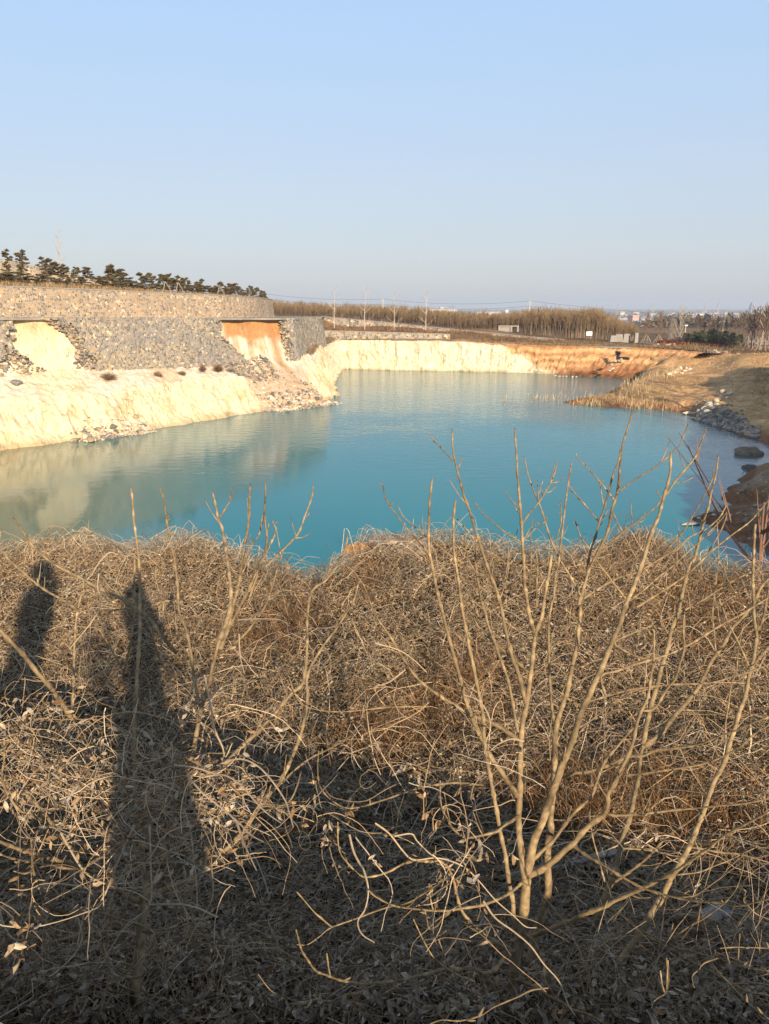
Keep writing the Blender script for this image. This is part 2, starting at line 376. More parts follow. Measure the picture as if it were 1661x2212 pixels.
G = np.concatenate([G[:1] - np.array((0, 0, 1.2)), G]); rp = np.concatenate([[-0.1], rp])
nr, nc = G.shape[:2]
du = np.gradient(G, axis=1); dv = np.gradient(G, axis=0); Nn = np.cross(du, dv); Nn /= np.linalg.norm(Nn, axis=2, keepdims=True) + 1e-9
X, Y, Z = G[..., 0], G[..., 1], G[..., 2]
rpg = rp[:, None] * np.ones((1, nc)); stg = ct[None, :] * np.ones((nr, 1))
S_left = 66.0 - 0.0
steep = np.clip(1 - np.abs(rpg - 0.5) / 0.75, 0, 1)
rid = np.abs(fbm(stg * 0.55, Z * 0.22, 0, 3, 4)); blk = fbm(X * 0.45, Y * 0.45, Z * 0.8, 5, 5)
step_n = np.floor((fbm(stg * 0.35, Z * 0.5, 0, 8, 3) + 1) * 4) / 4
far_t = sstep(ct[-1] - 75, ct[-1] - 68, stg)        # the far wall is blockier
amp = (0.22 + 0.25 * far_t * (1 - .9 * sstep(18, 26, X))) * (0.25 + 0.75 * steep)
wallzone = (rpg > 1.9) & (stg < 118)
disp = amp * (1.1 * rid + 0.55 * blk + 0.35 * (step_n - 1)) + 0.11 * fbm(X * 2.1, Y * 2.1, Z * 2.1, 9, 4) + 0.12 * steep * (1 - 0.6 * sstep(16, 26, X)) * (1 - 2 * np.abs(fbm(stg * 1.1, Z * 0.25, 0, 12, 3))) + 0.10 * steep * np.floor(2.5 * fbm(stg * 1.3, Z * 1.5, 0, 14, 2)) / 2.5
disp = np.where(rpg > 1.95, disp * 0.45, disp)
foot = np.exp(-((Z - 0.15) / 0.35) ** 2) * (0.25 + 0.5 * vnoise(stg * 0.5, 0, 0, 4))
GD = G + Nn * (disp * np.where(rpg < 0, 0.2, 1))[..., None]
GD[..., :2] += (Nn[..., :2] * np.maximum(foot, 0)[..., None])
# colours: chalk cream, pinkish rubble bench, ochre subsoil, red mud
cream = np.array((0.78, 0.66, 0.44)); pale = np.array((0.76, 0.66, 0.53)); ochre = np.array((0.56, 0.29, 0.12)); tan = np.array((0.58, 0.39, 0.22)); mud = np.array((0.20, 0.08, 0.032)); brown = np.array((0.38, 0.17, 0.07))
C = np.broadcast_to(cream, G.shape).copy()
def cmix(C, w, c): return C * (1 - w[..., None]) + np.asarray(c) * w[..., None]
wob = fbm(X * 0.5, Y * 0.5, Z * 0.5, 31, 4)
C = cmix(C, sstep(0.95, 1.05, rpg + 0.10 * wob) * (stg < 112), pale)
C = cmix(C, np.clip(0.55 * sstep(0.0, 0.9, fbm(stg * 0.25, Z * 0.5, 0, 33, 4)), 0, 1), tan)
sl0 = np.interp(1.0, [0, 1], [0, 1])
def col_s(s_w): # loft parameter of a wall coordinate
    return float(np.interp(s_w, [-62, -20, -3.4, 3, 7.8, 11, 16.2, 22, 26.5, 28.5, 30.5, 33, 36, 38.6], np.concatenate([[0], np.cumsum(np.linalg.norm(np.diff(cols[:, 0, :2], axis=0), axis=1))])[:14]))
ga, gb = col_s(27.3), col_s(38.6)
slip = sstep(ga, ga + 1.5, stg) * (1 - sstep(gb - 0.5, gb + 1.0, stg))
C = cmix(C, slip * sstep(2.35, 2.6, rpg + 0.25 * wob + 0.12 * (stg - ga) / (gb - ga)), (0.48, 0.245, 0.10))
run = np.exp(-((stg - (gb - 2.6 + (rpg - 1.5) * -0.3)) / 0.8) ** 2) * sstep(0.6, 1.2, rpg)
C = cmix(C, slip * run * 0.8, (0.42, 0.21, 0.09)); C = cmix(C, slip * sstep(.05, .5, fbm(stg * .9, Z * .12, 0, 35, 4)) * sstep(1.5, 2.3, rpg) * .6, (.50, .27, .12))
C = cmix(C, slip * (1 - sstep(1.2, 1.9, rpg)) * 0.8, (0.48, 0.37, 0.27))
g1a, g1b = col_s(2.0), col_s(7.4)
C = cmix(C, sstep(g1a - 1, g1a + 1, stg) * (1 - sstep(g1b - 1, g1b + 1.5, stg)) * sstep(.9, 1.1, rpg) * .85, cream)
C = cmix(C, sstep(g1a, g1a + 1, stg) * (1 - sstep(g1b - 1, g1b, stg)) * sstep(2.5, 3.0, rpg + 0.4 * wob) * 0.6, (0.70, 0.44, 0.22))
ft = ct[-1]
xr = X
C = cmix(C, (Y > 128) * (rpg < 2.0) * .8, (.76, .68, .50))
org = sstep(23.5, 27.5, xr + 8.5 * (rpg - 0.55) + 2.0 * wob) * (Y > 120)
strata = 0.5 + 0.5 * np.sin(Z * 5.0 + 2.0 * wob)
oc = ochre * (0.8 + 0.5 * strata[..., None]) + np.array((0.05, 0.06, 0.05)) * strata[..., None]
C = C * (1 - org[..., None]) + oc * org[..., None]
red = sstep(31, 35, xr + 2.0 * wob - 3.0 * (Z - 0.8)) * (Y > 120)
C = cmix(C, red * (1 - sstep(1.4, 2.6, Z + 0.5 * wob)), brown)
C = cmix(C, red * (1 - sstep(0.3, 1.0, Z + 0.2 * wob)), mud)
C = cmix(C, (1 - sstep(0.05, 0.42, Z + 0.18 * wob)) * 0.8 * (1 - red), (0.48, 0.36, 0.20))
toe = (Y > 130) & (rpg > 2.2)
C = cmix(C, sstep(2.0, 2.5, rpg) * (stg > gb + 8), (0.26, 0.19, 0.12))
o = mk('quarry_cliff', GD.reshape(-1, 3), grid_faces(nr, nc), M['cliff'], None, False, C.reshape(-1, 3)); tag(o, kind='structure')

# ---- upper terrace: road, hill
UW = [(-62, -6.0), (4, -6.05), (24, -6.6), (33, -7.2), (38, -8.4), (43, -10.6), (48, -14.0), (53, -18.0), (56, -24), (57, -34)]
uw_s = np.array([p[0] for p in UW], float); uw_o = np.array([p[1] for p in UW], float)
front = [Lc(s, -0.35) for s in (-62, -30, 0, 2, 4, 6, 8, 10, 14, 20, 26, 28, 30, 32, 34, 36, 38, 39.4)] + [np.array((-9.3, 116.8)), np.array((-10.5, 128)), np.array((-11.5, 142)), np.array((-13.2, 160)), np.array((-13.5, 181))]
def poly_resample(P, n):
    P = np.asarray(P, float); L = np.concatenate([[0], np.cumsum(np.linalg.norm(np.diff(P, axis=0), axis=1))]); t = np.linspace(0, L[-1], n)
    return np.stack([np.interp(t, L, P[:, k]) for k in range(P.shape[1])], 1)
fr = poly_resample(front, 160)
back = poly_resample([Lc(a, b - 0.3) for a, b in UW] + [np.array((-40, 175.)), np.array((-45, 190.))], 160)
def rz_xy(P): 
    s = (P - W0) @ WD; z = road_z(s); return np.where(P[:, 1] > 118, 10.40 - (P[:, 1] - 118) * 0.0115, z)
rows = [np.concatenate([fr, (rz_xy(fr) - 0.22)[:, None]], 1)]
for q in np.linspace(0, 1, 9): 
    P = fr * (1 - q) + back * q; rows.append(np.concatenate([P, rz_xy(P)[:, None]], 1))
rg = np.array(rows); rg[:2, :, :2] += (0.34 * fbm(np.arange(160) * 0.45, 0, 0, 77, 3))[None, :, None] * WN
o = mk('road', rg.reshape(-1, 3), grid_faces(10, 160), M['road']); tag(o, kind='structure')
def hill_z(x, y):
    P = np.stack([np.asarray(x, float), np.asarray(y, float)], -1) - W0
    s = P @ WD; oo = P @ WN; e = np.interp(s, uw_s, uw_o) - oo        # metres behind the upper wall
    top = np.interp(s, [-60, 0, 20, 35, 45, 57], [14.0, 13.95, 13.6, 13.2, 13.0, 12.8])
    g = 1 - sstep(5, 42, s) * 0.86
    rise = 0.35 * sstep(0, 4, e) + 0.95 * sstep(5.2, 5.6, e) * (1 - sstep(18, 30, s)) + 0.5 * sstep(6, 11, e) + 1.7 * sstep(12.2, 12.8, e) * (1 - sstep(8, 30, s)) + 2.4 * sstep(12.8, 28, e)
    return np.where(e < -0.3, road_z(s), top + g * rise)
hs = np.linspace(-62, 57, 130); he = np.concatenate([np.linspace(0.2, 14, 60), np.linspace(15, 60, 14)])
HS, HE = np.meshgrid(hs, he); HP = np.stack([W0[0] + WD[0] * HS + WN[0] * (np.interp(HS, uw_s, uw_o) - HE), W0[1] + WD[1] * HS + WN[1] * (np.interp(HS, uw_s, uw_o) - HE)], -1)
HZ = hill_z(HP[..., 0], HP[..., 1]) - 0.02 * HE * 0 + 0.08 * fbm(HP[..., 0] * .7, HP[..., 1] * .7, 0, 21, 3)
HZ -= sstep(30, 60, HE) * 3.0
n_ = fbm(HP[..., 0] * .5, HP[..., 1] * .5, 0, 22, 4)[..., None]
HC = np.array((0.40, 0.29, 0.16)) * (1 + 0.3 * n_) 
o = mk('hillside', np.concatenate([HP, HZ[..., None]], -1).reshape(-1, 3), grid_faces(len(he), len(hs)), M['ground'], None, True, np.clip(HC, .03, .8).reshape(-1, 3)); tag(o, kind='structure')

# ---- far ground, to the horizon
CP = np.array([(-11.9, 157, 5.1), (0, 155, 5.1), (12.9, 154.3, 5.0), (-14, 184, 9.3), (-30, 200, 8.6), (4, 179, 8.1), (18, 174, 7.0), (30, 168, 5.8), (37, 163, 5.2), (-12, 161, 7.0), (0, 161, 6.95), (11, 160, 6.6), (-12, 175, 7.2), (0, 171, 7.0), (12, 167, 6.5),
               (18, 156, 5.2), (24, 150, 4.9), (30, 148, 4.8), (-29, 215, 8.2), (19.4, 195, 4.9), (45.6, 185, 4.2), (57, 180, 4.0), (53.5, 160, 4.8), (73, 150, 4.7), (50, 136, 4.6), (58, 133, 4.5), (68, 130, 4.8), (90, 150, 4.4), (-60, 230, 8.5), (-20, 250, 6.5), (30, 250, 3.0), (80, 230, 2.0), (120, 200, 2.5), (-90, 200, 9), (-40, 170, 9.5), (36, 143, 4.75), (45, 140, 4.65)])
def far_z(x, y):
    x = np.asarray(x, float); y = np.asarray(y, float)
    d = ((x[..., None] - CP[:, 0]) ** 2 + ((y[..., None] - CP[:, 1]) * 1.2) ** 2) + 4.0
    w = d ** -2.2; z = (w * CP[:, 2]).sum(-1) / w.sum(-1)
    f = sstep(240, 850, y); z = z * (1 - f) + (-14.0) * f
    return z - sstep(3000, 9000, y) * 8
ys = np.concatenate([np.linspace(0, 1, 60) ** 1.15 * 110 + 0.0, 110 + np.geomspace(6, 9000, 46)])
xs = np.concatenate([-np.geomspace(170, 9000, 16)[::-1], np.linspace(-160, 200, 190), np.geomspace(210, 9000, 16)])
rimx = np.concatenate([[-9000, -300, -12], cols[-12:, 2, 0][1:], [70, 400, 9000]]); rimy = np.concatenate([[158, 158, 157.4], cols[-12:, 2, 1][1:], [129, 129, 129]])
x0 = np.interp(xs, rimx, rimy)
FX = np.broadcast_to(xs[None, :], (len(ys), len(xs))); FY = ys[:, None] + x0[None, :]
FZ = far_z(FX, FY) + 0.10 * fbm(FX * .4, FY * .4, 0, 41, 4) * (1 - sstep(300, 500, FY))
FZ[0] = np.where(np.abs(xs) < 60, FZ[0] - 0.15, FZ[0])
nz = fbm(FX * .09, FY * .09, 0, 44, 5); nz2 = fbm(FX * .004, FY * .0015, 0, 47, 4)
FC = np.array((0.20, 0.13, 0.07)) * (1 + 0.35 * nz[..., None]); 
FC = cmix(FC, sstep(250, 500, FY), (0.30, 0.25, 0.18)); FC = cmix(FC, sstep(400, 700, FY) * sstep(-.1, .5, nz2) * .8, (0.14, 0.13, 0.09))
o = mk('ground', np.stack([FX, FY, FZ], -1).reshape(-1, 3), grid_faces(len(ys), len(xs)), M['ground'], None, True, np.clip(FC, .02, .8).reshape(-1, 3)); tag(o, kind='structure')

# ---- right bank: spit, track, mud mounds, the hill beyond the frame
shore_px = [(1378, 818), (1347, 839), (1294, 857), (1240, 864), (1215, 868), (1232, 873), (1300, 879), (1400, 883), (1478, 890), (1500, 905), (1560, 925), (1620, 945), (1680, 962), (1720, 985), (1700, 1005), (1640, 1012), (1612, 1020), (1572, 1062), (1558, 1078), (1590, 1090), (1545, 1100), (1500, 1113), (1480, 1122), (1530, 1134), (1570, 1150), (1620, 1180), (1690, 1215)]
shp = np.array([Pz(u, v, 0)[:2] for u, v in shore_px]); shp = np.concatenate([[(44, 131)], shp, [(19, 30), (14, 22), (9, 14)]])
poly = np.concatenate([shp, [(120, 10), (120, 170), (47, 170), (45, 133)]])
def seg_dist(P, A, B):
    d = B - A; t = np.clip(((P - A) @ d) / (d @ d), 0, 1); return np.linalg.norm(P - A - t[..., None] * d, axis=-1)
def inside(P, poly):
    c = np.zeros(P.shape[:-1], bool); j = len(poly) - 1
    for i in range(len(poly)):
        a, b = poly[i], poly[j]
        c ^= ((a[1] > P[..., 1]) != (b[1] > P[..., 1])) & (P[..., 0] < (b[0] - a[0]) * (P[..., 1] - a[1]) / (b[1] - a[1] + 1e-12) + a[0]); j = i
    return c
BP = np.array([(30, 97, .55), (35, 98, 1.0), (40, 107, 1.6), (36, 92.5, 1.1), (39, 91, 1.7), (42, 91, 2.0), (38, 86, 1.5), (38, 77, 1.2), (45, 110, 2.4), (50, 131, 3.6), (45, 124, 2.2), (55, 140, 4.4), (58, 132, 4.4), (52, 107, 4.0), (47, 95, 2.6), (44, 84, 2.0), (40, 72, 1.4), (44, 118, 1.9), (60, 120, 4.9), (36, 62, 1.4), (30, 55, 1.5), (25, 50, 1.7), (28, 46, 1.5), (22, 43, 0.7), (20, 38, 0.5), (25, 34, 1.2), (33, 40, 2.5)])
hillA = np.array([(8, -30), (24, 5), (32.5, 24), (41.5, 45), (49, 64), (54, 80), (59, 96), (66, 116)], float); hillH = np.array([11.5, 11.5, 11.6, 11.8, 12.2, 12.8, 8.0, 3.0])
hl = poly_resample(np.concatenate([hillA, hillH[:, None]], 1), 60)
def bank_z(x, y, rough=True):
    P = np.stack(np.broadcast_arrays(np.asarray(x, float), np.asarray(y, float)), -1)
    d = np.full(P.shape[:-1], 1e9)
    for i in range(len(shp) - 1): d = np.minimum(d, seg_dist(P, shp[i], shp[i + 1]))
    sg = np.where(inside(P, poly), d, -d) + (0.35 * fbm(P[..., 0] * .8, P[..., 1] * .8, 0, 51, 3) if rough else 0)
    q = ((P[..., 0:1] - BP[:, 0]) ** 2 + (P[..., 1:2] - BP[:, 1]) ** 2) + 1.5
    w = q ** -2.0; zt = (w * BP[:, 2]).sum(-1) / w.sum(-1)
    z = np.where(sg > 0, zt * sstep(-0.4, 3.2, sg) , sg * 0.35)
    side = (P[..., 0:1] - hl[:, 0]) * 0 ; dd = np.sqrt((P[..., 0:1] - hl[:, 0]) ** 2 + (P[..., 1:2] - hl[:, 1]) ** 2); k = dd.argmin(-1); dm = dd.min(-1)
    right = P[..., 0] > np.interp(P[..., 1], hl[:, 1], hl[:, 0])
    hz = np.where(right, hl[k, 2], hl[k, 2] - dm * 1.05)
    z = np.maximum(z, hz + (0.45 * fbm(P[..., 0] * .5, P[..., 1] * .5, 0, 53, 4) if rough else 0))
    if rough: z = z + 0.10 * fbm(P[..., 0] * 1.3, P[..., 1] * 1.3, 0, 54, 4) * sstep(-.5, 1, sg)
    return z
bx = np.arange(13, 96, 0.5); bx = bx[bx < 72]; by = np.arange(14, 141, 0.5)
BX, BY = np.meshgrid(bx, by); BZ = bank_z(BX, BY)
n1 = fbm(BX * .35, BY * .35, 0, 61, 5); n2 = fbm(BX * 1.1, BY * 1.1, 0, 62, 4)
BC = np.array((0.60, 0.36, 0.165)) * (1 + 0.28 * n1[..., None] + 0.15 * n2[..., None])
wet = 1 - sstep(0.15, 1.1, BZ + 0.25 * n2); BC = cmix(BC, wet * 0.85, (0.26, 0.115, 0.05))
BC = cmix(BC, sstep(0.1, 0.6, n1) * (BY < 62) * 0.7, (0.24, 0.21, 0.18))
BC = cmix(BC, ((BY < 62) * (1 - sstep(0.1, 0.6, n1))) * 0.7, (0.20, 0.105, 0.055))
BC = cmix(BC, sstep(3.0, 6.0, BZ) * (BY < 105) * 0.35, (0.26, 0.18, 0.10))
o = mk('earth_bank', np.stack([BX, BY, BZ], -1).reshape(-1, 3), grid_faces(len(by), len(bx)), M['earth'], None, True, np.clip(BC, .02, .8).reshape(-1, 3)); tag(o, kind='structure')

# ---- near bank (the plateau full of dead vines) and the terrace the picture was taken from
LIPM = -0.433; LIPB = 0.93; LIPZ = CAMZ - 1.45
rim_px = [(-400, 1160), (0, 1165), (150, 1168), (180, 1160), (250, 1184), (300, 1170), (400, 1160), (500, 1188), (600, 1218), (720, 1220), (760, 1196), (790, 1166), (850, 1167), (1000, 1168), (1100, 1174), (1250, 1184), (1330, 1184), (1480, 1200), (1540, 1212), (1661, 1216), (2100, 1240)]
rim_w = np.array([Pz(u, v, CAMZ - 3.12)[:2] for u, v in rim_px])
def bank_near_z(x, y, rough=True):
    x = np.asarray(x, float); y = np.asarray(y, float)
    z = CAMZ + np.interp(y, [-3, 0.5, 1.5, 2.3, 3.3, 4.3, 5.5, 8.5, 10.5, 14], [-2.1, -2.15, -2.3, -2.52, -2.98, -3.3, -3.48, -3.34, -3.26, -3.3])
    if rough: z = z + 0.07 * fbm(x * .8, y * .8, 0, 71, 3) + 0.04 * fbm(x * 3, y * 3, 0, 73, 3)
    for (cx, cy, rr, h) in ((3.62, 9.9, 0.55, 0.40), (1.0, 10.2, .8, .08), (-3.9, 10.3, 0.7, 0.10), (-1.6, 9.9, .9, .08), (5.3, 8.6, 1.2, .08)):
        z = z + h * np.exp(-(((x - cx) / rr) ** 2 + ((y - cy) / (rr * .6)) ** 2))
    e = y - np.interp(x, rim_w[:, 0], rim_w[:, 1]) + 0.10 * vnoise(x * 2.2, 0, 0, 75)
    return z - np.maximum(e, 0) * 2.2 - np.maximum(e - 4.0, 0) * 0.6
gx = np.arange(-16, 20, 0.11); gy = np.arange(-9, 16.5, 0.11)
GX, GY = np.meshgrid(gx, gy); GZ = np.maximum(bank_near_z(GX, GY), -1.5)
n1 = fbm(GX * 1.2, GY * 1.2, 0, 81, 4)
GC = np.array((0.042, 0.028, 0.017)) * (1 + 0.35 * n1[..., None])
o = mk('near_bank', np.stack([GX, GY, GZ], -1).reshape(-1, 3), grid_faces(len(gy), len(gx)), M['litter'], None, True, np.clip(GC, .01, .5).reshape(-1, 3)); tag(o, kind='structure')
# land under the near bank, left and right, so that the plain of water ends in ground
def lip(x): return LIPB + LIPM * x
tx = np.array((-14.0, 17.0))
dv_ = np.array((1, LIPM)); dv_ /= np.linalg.norm(dv_); nv_ = np.array((-dv_[1], dv_[0]))    # nv_ points to the pond
def lp(t, off): return np.array((0, LIPB)) + dv_ * t + nv_ * off
tl = np.linspace(-15, 18, 60)
prof = [(-42, CAMZ - 1.6), (-0.42, CAMZ - 1.6), (-0.40, LIPZ), (0.0, LIPZ), (0.02, LIPZ - 0.05), (0.10, CAMZ - 4.2)]
tg = np.array([[(*lp(t, of), z) for t in tl] for of, z in prof])
tg[2:5, :, 2] += 0.012 * vnoise(tl * 2.0, 0, 0, 5)[None]
o = mk('terrace', tg.reshape(-1, 3), grid_faces(len(prof), len(tl)), M['concrete']); tag(o, kind='structure')

# ================================================================ walls
def mat_rocks(): pass
def ico(sub):
    bm = bmesh.new(); bmesh.ops.create_icosphere(bm, subdivisions=sub, radius=1.0)
    V = np.array([v.co[:] for v in bm.verts]); F = np.array([[v.index for v in f.verts] for f in bm.faces]); bm.free(); return V, F
ICO2 = ico(2); ICO1 = ico(1); ICO3 = ico(3)
def rock_verts(seed, base=ICO2, flat=0.7, ang=0.35):
    r = np.random.default_rng(seed); V = base[0].copy()
    for _ in range(9):                                    # chop with planes: angular blocks
        n = r.normal(size=3); n /= np.linalg.norm(n); h = r.uniform(0.45, 0.85)
        d = V @ n - h; V = V - np.maximum(d, 0)[:, None] * n * 0.92
    V = V * (1 + 0.10 * fbm(V[:, 0] * 1.7, V[:, 1] * 1.7, V[:, 2] * 1.7, seed, 3))[:, None]
    V *= np.array((1, r.uniform(.65, .95), flat * r.uniform(.75, 1.1))); return V
GREYS = [(0.26, 0.24, 0.21), (0.19, 0.175, 0.155), (0.31, 0.275, 0.225), (0.38, 0.31, 0.23), (0.44, 0.33, 0.22), (0.15, 0.142, 0.13)]
PALES = [(0.66, 0.56, 0.42), (0.58, 0.50, 0.40), (0.70, 0.60, 0.44), (0.52, 0.43, 0.33), (0.62, 0.47, 0.32)]
rock_protos = {}
def rock_mesh(kind, i):
    k = (kind, i)
    if k not in rock_protos:
        pal = {'grey': GREYS, 'pale': PALES, 'mix': GREYS + PALES[:3]}[kind]
        V = rock_verts(100 + i * 7 + len(kind)); me = mk('rock', V, ICO2[1], M['rock'], None, False, pal[i % len(pal)])
        rock_protos[k] = me.data; bpy.data.objects.remove(me)
    return rock_protos[k]
def rock(loc, size, label, group=None, kind='grey', name='rock', cat='rock', seed=None):
    i = rng.integers(0, 8); o = bpy.data.objects.new(name, rock_mesh(kind, int(i))); scene.collection.objects.link(o)
    o.location = loc; o.scale = (size * rng.uniform(.8, 1.25), size * rng.uniform(.8, 1.2), size * rng.uniform(.7, 1.1)); o.rotation_euler = (rng.uniform(-.35, .35), rng.uniform(-.35, .35), rng.uniform(0, 6.28))
    return tag(o, label, cat, group)
def rock_mass(name, pts, sizes, m, parent=None, pal=GREYS + PALES[:2], sub=ICO1, kind=None):
    A = Acc()
    protos = [rock_verts(900 + q, sub) for q in range(7)]
    for p, s in zip(pts, sizes):
        a = rng.uniform(0, 6.28); ca, sa = math.cos(a), math.sin(a); b = rng.uniform(-.6, .6); cb, sb = math.cos(b), math.sin(b)
        Rm = np.array([[ca, -sa, 0], [sa, ca, 0], [0, 0, 1]]) @ np.array([[1, 0, 0], [0, cb, -sb], [0, sb, cb]])
        V = (protos[rng.integers(0, 7)] * s * rng.uniform(.75, 1.25, 3)) @ Rm.T + p
        A.add(V, sub[1], np.array(pal[rng.integers(0, len(pal))]) * rng.uniform(.8, 1.15))
    o = A.build(name, m, parent); 
    if kind: o['kind'] = kind
    return o

def masonry(name, inside_fn, s0, s1, zbase, ztop, place, thick, m, parent, cell=0.17, jag=0.6, disp=0.05, seed=0):
    """a wall skin cut to a ragged outline; place(s,h)->xyz; solidified backwards"""
    ns = int((s1 - s0) / cell) + 1; nh = int(8.0 / cell)
    s = np.linspace(s0, s1, ns); h = np.linspace(0, 1, max(6, int(np.max(ztop(s) - zbase(s)) / cell)))
    S, H = np.meshgrid(s, h); Zv = zbase(S) * (1 - H) + ztop(S) * H
    P, N = place(S, Zv)
    P = P + N * (disp * fbm(S * 1.6, Zv * 1.6, 0, seed + 3, 3))[..., None]
    F = grid_faces(len(h), ns)
    ctr_s = S.ravel()[F].mean(1); ctr_z = Zv.ravel()[F].mean(1); j = jag * np.sign(vnoise(ctr_s * 2.3, ctr_z * 2.3, 0, seed)) * np.abs(vnoise(ctr_s * 2.3, ctr_z * 2.3, 0, seed)) ** .5
    keep = inside_fn(ctr_s + j, ctr_z); F = F[keep]
    Vf = P.reshape(-1, 3); used = np.unique(F); mp = -np.ones(len(Vf), int); mp[used] = np.arange(len(used))
    o = mk(name, Vf[used], mp[F], m, parent, False, None, np.stack([S.ravel()[used], Zv.ravel()[used]], 1))
    md = o.modifiers.new('thickness', 'SOLIDIFY'); md.thickness = thick; md.offset = -1
    return o
BAT = 0.17
def place_lower(S, Z):
    top = road_z(S) + 0.03; off = -0.30 + (top - Z) * BAT
    P = W0 + S[..., None] * WD + off[..., None] * WN
    N = np.array((*WN, BAT)); N = N / np.linalg.norm(N)
    return np.concatenate([P, Z[..., None]], -1), np.broadcast_to(N, (*S.shape, 3))
lw_base = lambda s: wall_base_z(s) - 0.35
lw_top = lambda s: road_z(s) + 0.03
def frac(s, z): return (z - wall_base_z(s)) / (road_z(s) - wall_base_z(s))
def wall_thing(name, label, s, cat='wall', group=None):
    p = Lc(s, 0); return empty(name, (*p, float(wall_base_z(s))), label, cat, group)
def par(o, e):
    o.parent = e; o.matrix_parent_inverse = Matrix.Translation(-e.location); return o
def rubble_edge(e, sfun, n, size=0.24, half=0.6):
    pts = []; sz = []
    for _ in range(n):
        s, z = sfun(); off = -0.30 + (road_z(s) - z) * BAT + rng.uniform(-.55, -.05)
        p = Lc(s, off); pts.append((*p, z)); sz.append(rng.uniform(.6, 1.3) * size)
    o = rock_mass('broken_masonry', pts, sz, M['rock'], None, GREYS + [(0.44, .36, .26), (0.50, .38, .22)])
    par(o, e); return o
# left stub
e1 = wall_thing('retaining_wall', 'grey fieldstone retaining wall stub left of the first collapse, cut off by the photo edge', -5)
o = masonry('stonework', lambda s, z: s < 2.35 - 0.9 * (1 - np.clip(frac(s, z), 0, 1)) ** 1.6 * 2.2, -62, 3.4, lw_base, lw_top, place_lower, 0.9, M['wall_grey'], None, seed=1); par(o, e1)
def f_(): 
    z = rng.uniform(5.6, 7.9); k = (8.1 - z) / 2.4; return rng.uniform(0.4, 2.2 + 3.0 * k ** 1.2), z
rubble_edge(e1, f_, 150)
# middle wall between the two collapses
e2 = wall_thing('retaining_wall', 'long grey fieldstone retaining wall below the road, broken at both ends', 17)
def in_mid(s, z):
    f = np.clip(frac(s, z), 0, 1)
    left = np.interp(f, [0, .15, .5, .8, 1.0], [10.2, 10.0, 9.2, 8.3, 7.3]); right = np.interp(f, [0, .2, .45, 1.0], [30.5, 29.4, 27.4, 27.1])
    return (s > left) & (s < right)
o = masonry('stonework', in_mid, 6.5, 31.5, lw_base, lw_top, place_lower, 0.9, M['wall_grey'], None, seed=2); par(o, e2)
def f_():
    f = rng.uniform(0.0, 1.0); s = np.interp(f, [0, .15, .4, .65, .85, 1.0], [7.6, 7.9, 8.6, 7.9, 6.6, 5.4]); s2 = np.interp(f, [0, .15, .5, .8, 1.0], [10.3, 10.0, 9.3, 8.4, 7.5])
    s = rng.uniform(s, s2 + .2); return s, float(wall_base_z(s)) + f * 4.9
rubble_edge(e2, f_, 330)
def f_():
    f = rng.uniform(-.1, .55) ; return rng.uniform(26.8, 28.0 + 3.6 * (.6 - f)), float(wall_base_z(29)) + f * 4.6
rubble_edge(e2, f_, 200)
# the corner pier
e3 = wall_thing('retaining_wall', 'tall corner pier of stone wall standing alone beside the orange collapse', 38.5)
pp = poly_resample(np.array([Lc(37.9, 0), Lc(39.4, 0), W2, W2 + np.array((-4.5, 3.0))]), 200); pL = np.concatenate([[0], np.cumsum(np.linalg.norm(np.diff(pp, axis=0), axis=1))])
def place_pier(S, Z):
    top = 10.46; P = np.stack([np.interp(S, pL, pp[:, 0]), np.interp(S, pL, pp[:, 1])], -1)
    T = np.stack([np.interp(S + .2, pL, pp[:, 0]) - np.interp(S - .2, pL, pp[:, 0]), np.interp(S + .2, pL, pp[:, 1]) - np.interp(S - .2, pL, pp[:, 1])], -1); T /= np.linalg.norm(T, axis=-1, keepdims=True)
    N = np.stack([T[..., 1], -T[..., 0]], -1); P = P + N * ((-0.30 + (top - Z) * BAT))[..., None]
    return np.concatenate([P, Z[..., None]], -1), np.concatenate([N, 0 * Z[..., None] + BAT], -1)
o = masonry('stonework', lambda s, z: s > np.interp(z, [5, 8, 10.4], [0.5, 0.35, 0.2]), 0, pL[-1], lambda s: np.interp(s, [0, 1.5, 15, 16], [5.0, 5.1, 6.2, 6.2]), lambda s: 10.46 + 0.0 * s, place_pier, 0.9, M['wall_grey'], None, cell=0.22, seed=3); par(o, e3)
def f_(): return rng.uniform(37.2, 38.3), rng.uniform(5.1, 10.25)
rubble_edge(e3, f_, 150, 0.26)
# upper wall
def place_upper(S, Z):
    oo = np.interp(S, uw_s, uw_o); d = (np.interp(S + .3, uw_s, uw_o) - np.interp(S - .3, uw_s, uw_o)) / .6
    P = W0 + S[..., None] * WD + (oo + (14 - Z) * 0.14 - 0.15)[..., None] * WN
    N = WN - d[..., None] * WD; N = N / np.linalg.norm(N, axis=-1, keepdims=True)
    return np.concatenate([P, Z[..., None]], -1), np.concatenate([N, 0 * Z[..., None] + .14], -1)
uw_top = lambda s: np.interp(s, [-62, 0, 20, 35, 45, 57], [14.0, 13.92, 13.55, 13.2, 13.02, 12.75])
e4 = empty('upper_wall', (*Lc(15, -6.3), 10.8), 'long tan fieldstone wall above the road with dry grass along its top', 'wall')
o = masonry('stonework', lambda s, z: s < 99, -62, 57, lambda s: road_z(s) - 0.3, uw_top, place_upper, 0.7, M['wall_tan'], None, cell=0.3, disp=0.03, seed=4); par(o, e4)
S_, _ = np.meshgrid(np.linspace(-62, 57, 240), [0]); P0, N0 = place_upper(S_, uw_top(S_)); P0 = P0[0]; N0 = N0[0]
cp = np.array([P0 + N0 * a + np.array((0, 0, b)) for a, b in ((0.05, -.02), (0.06, 0.10), (-0.6, 0.11), (-0.62, -.02))])
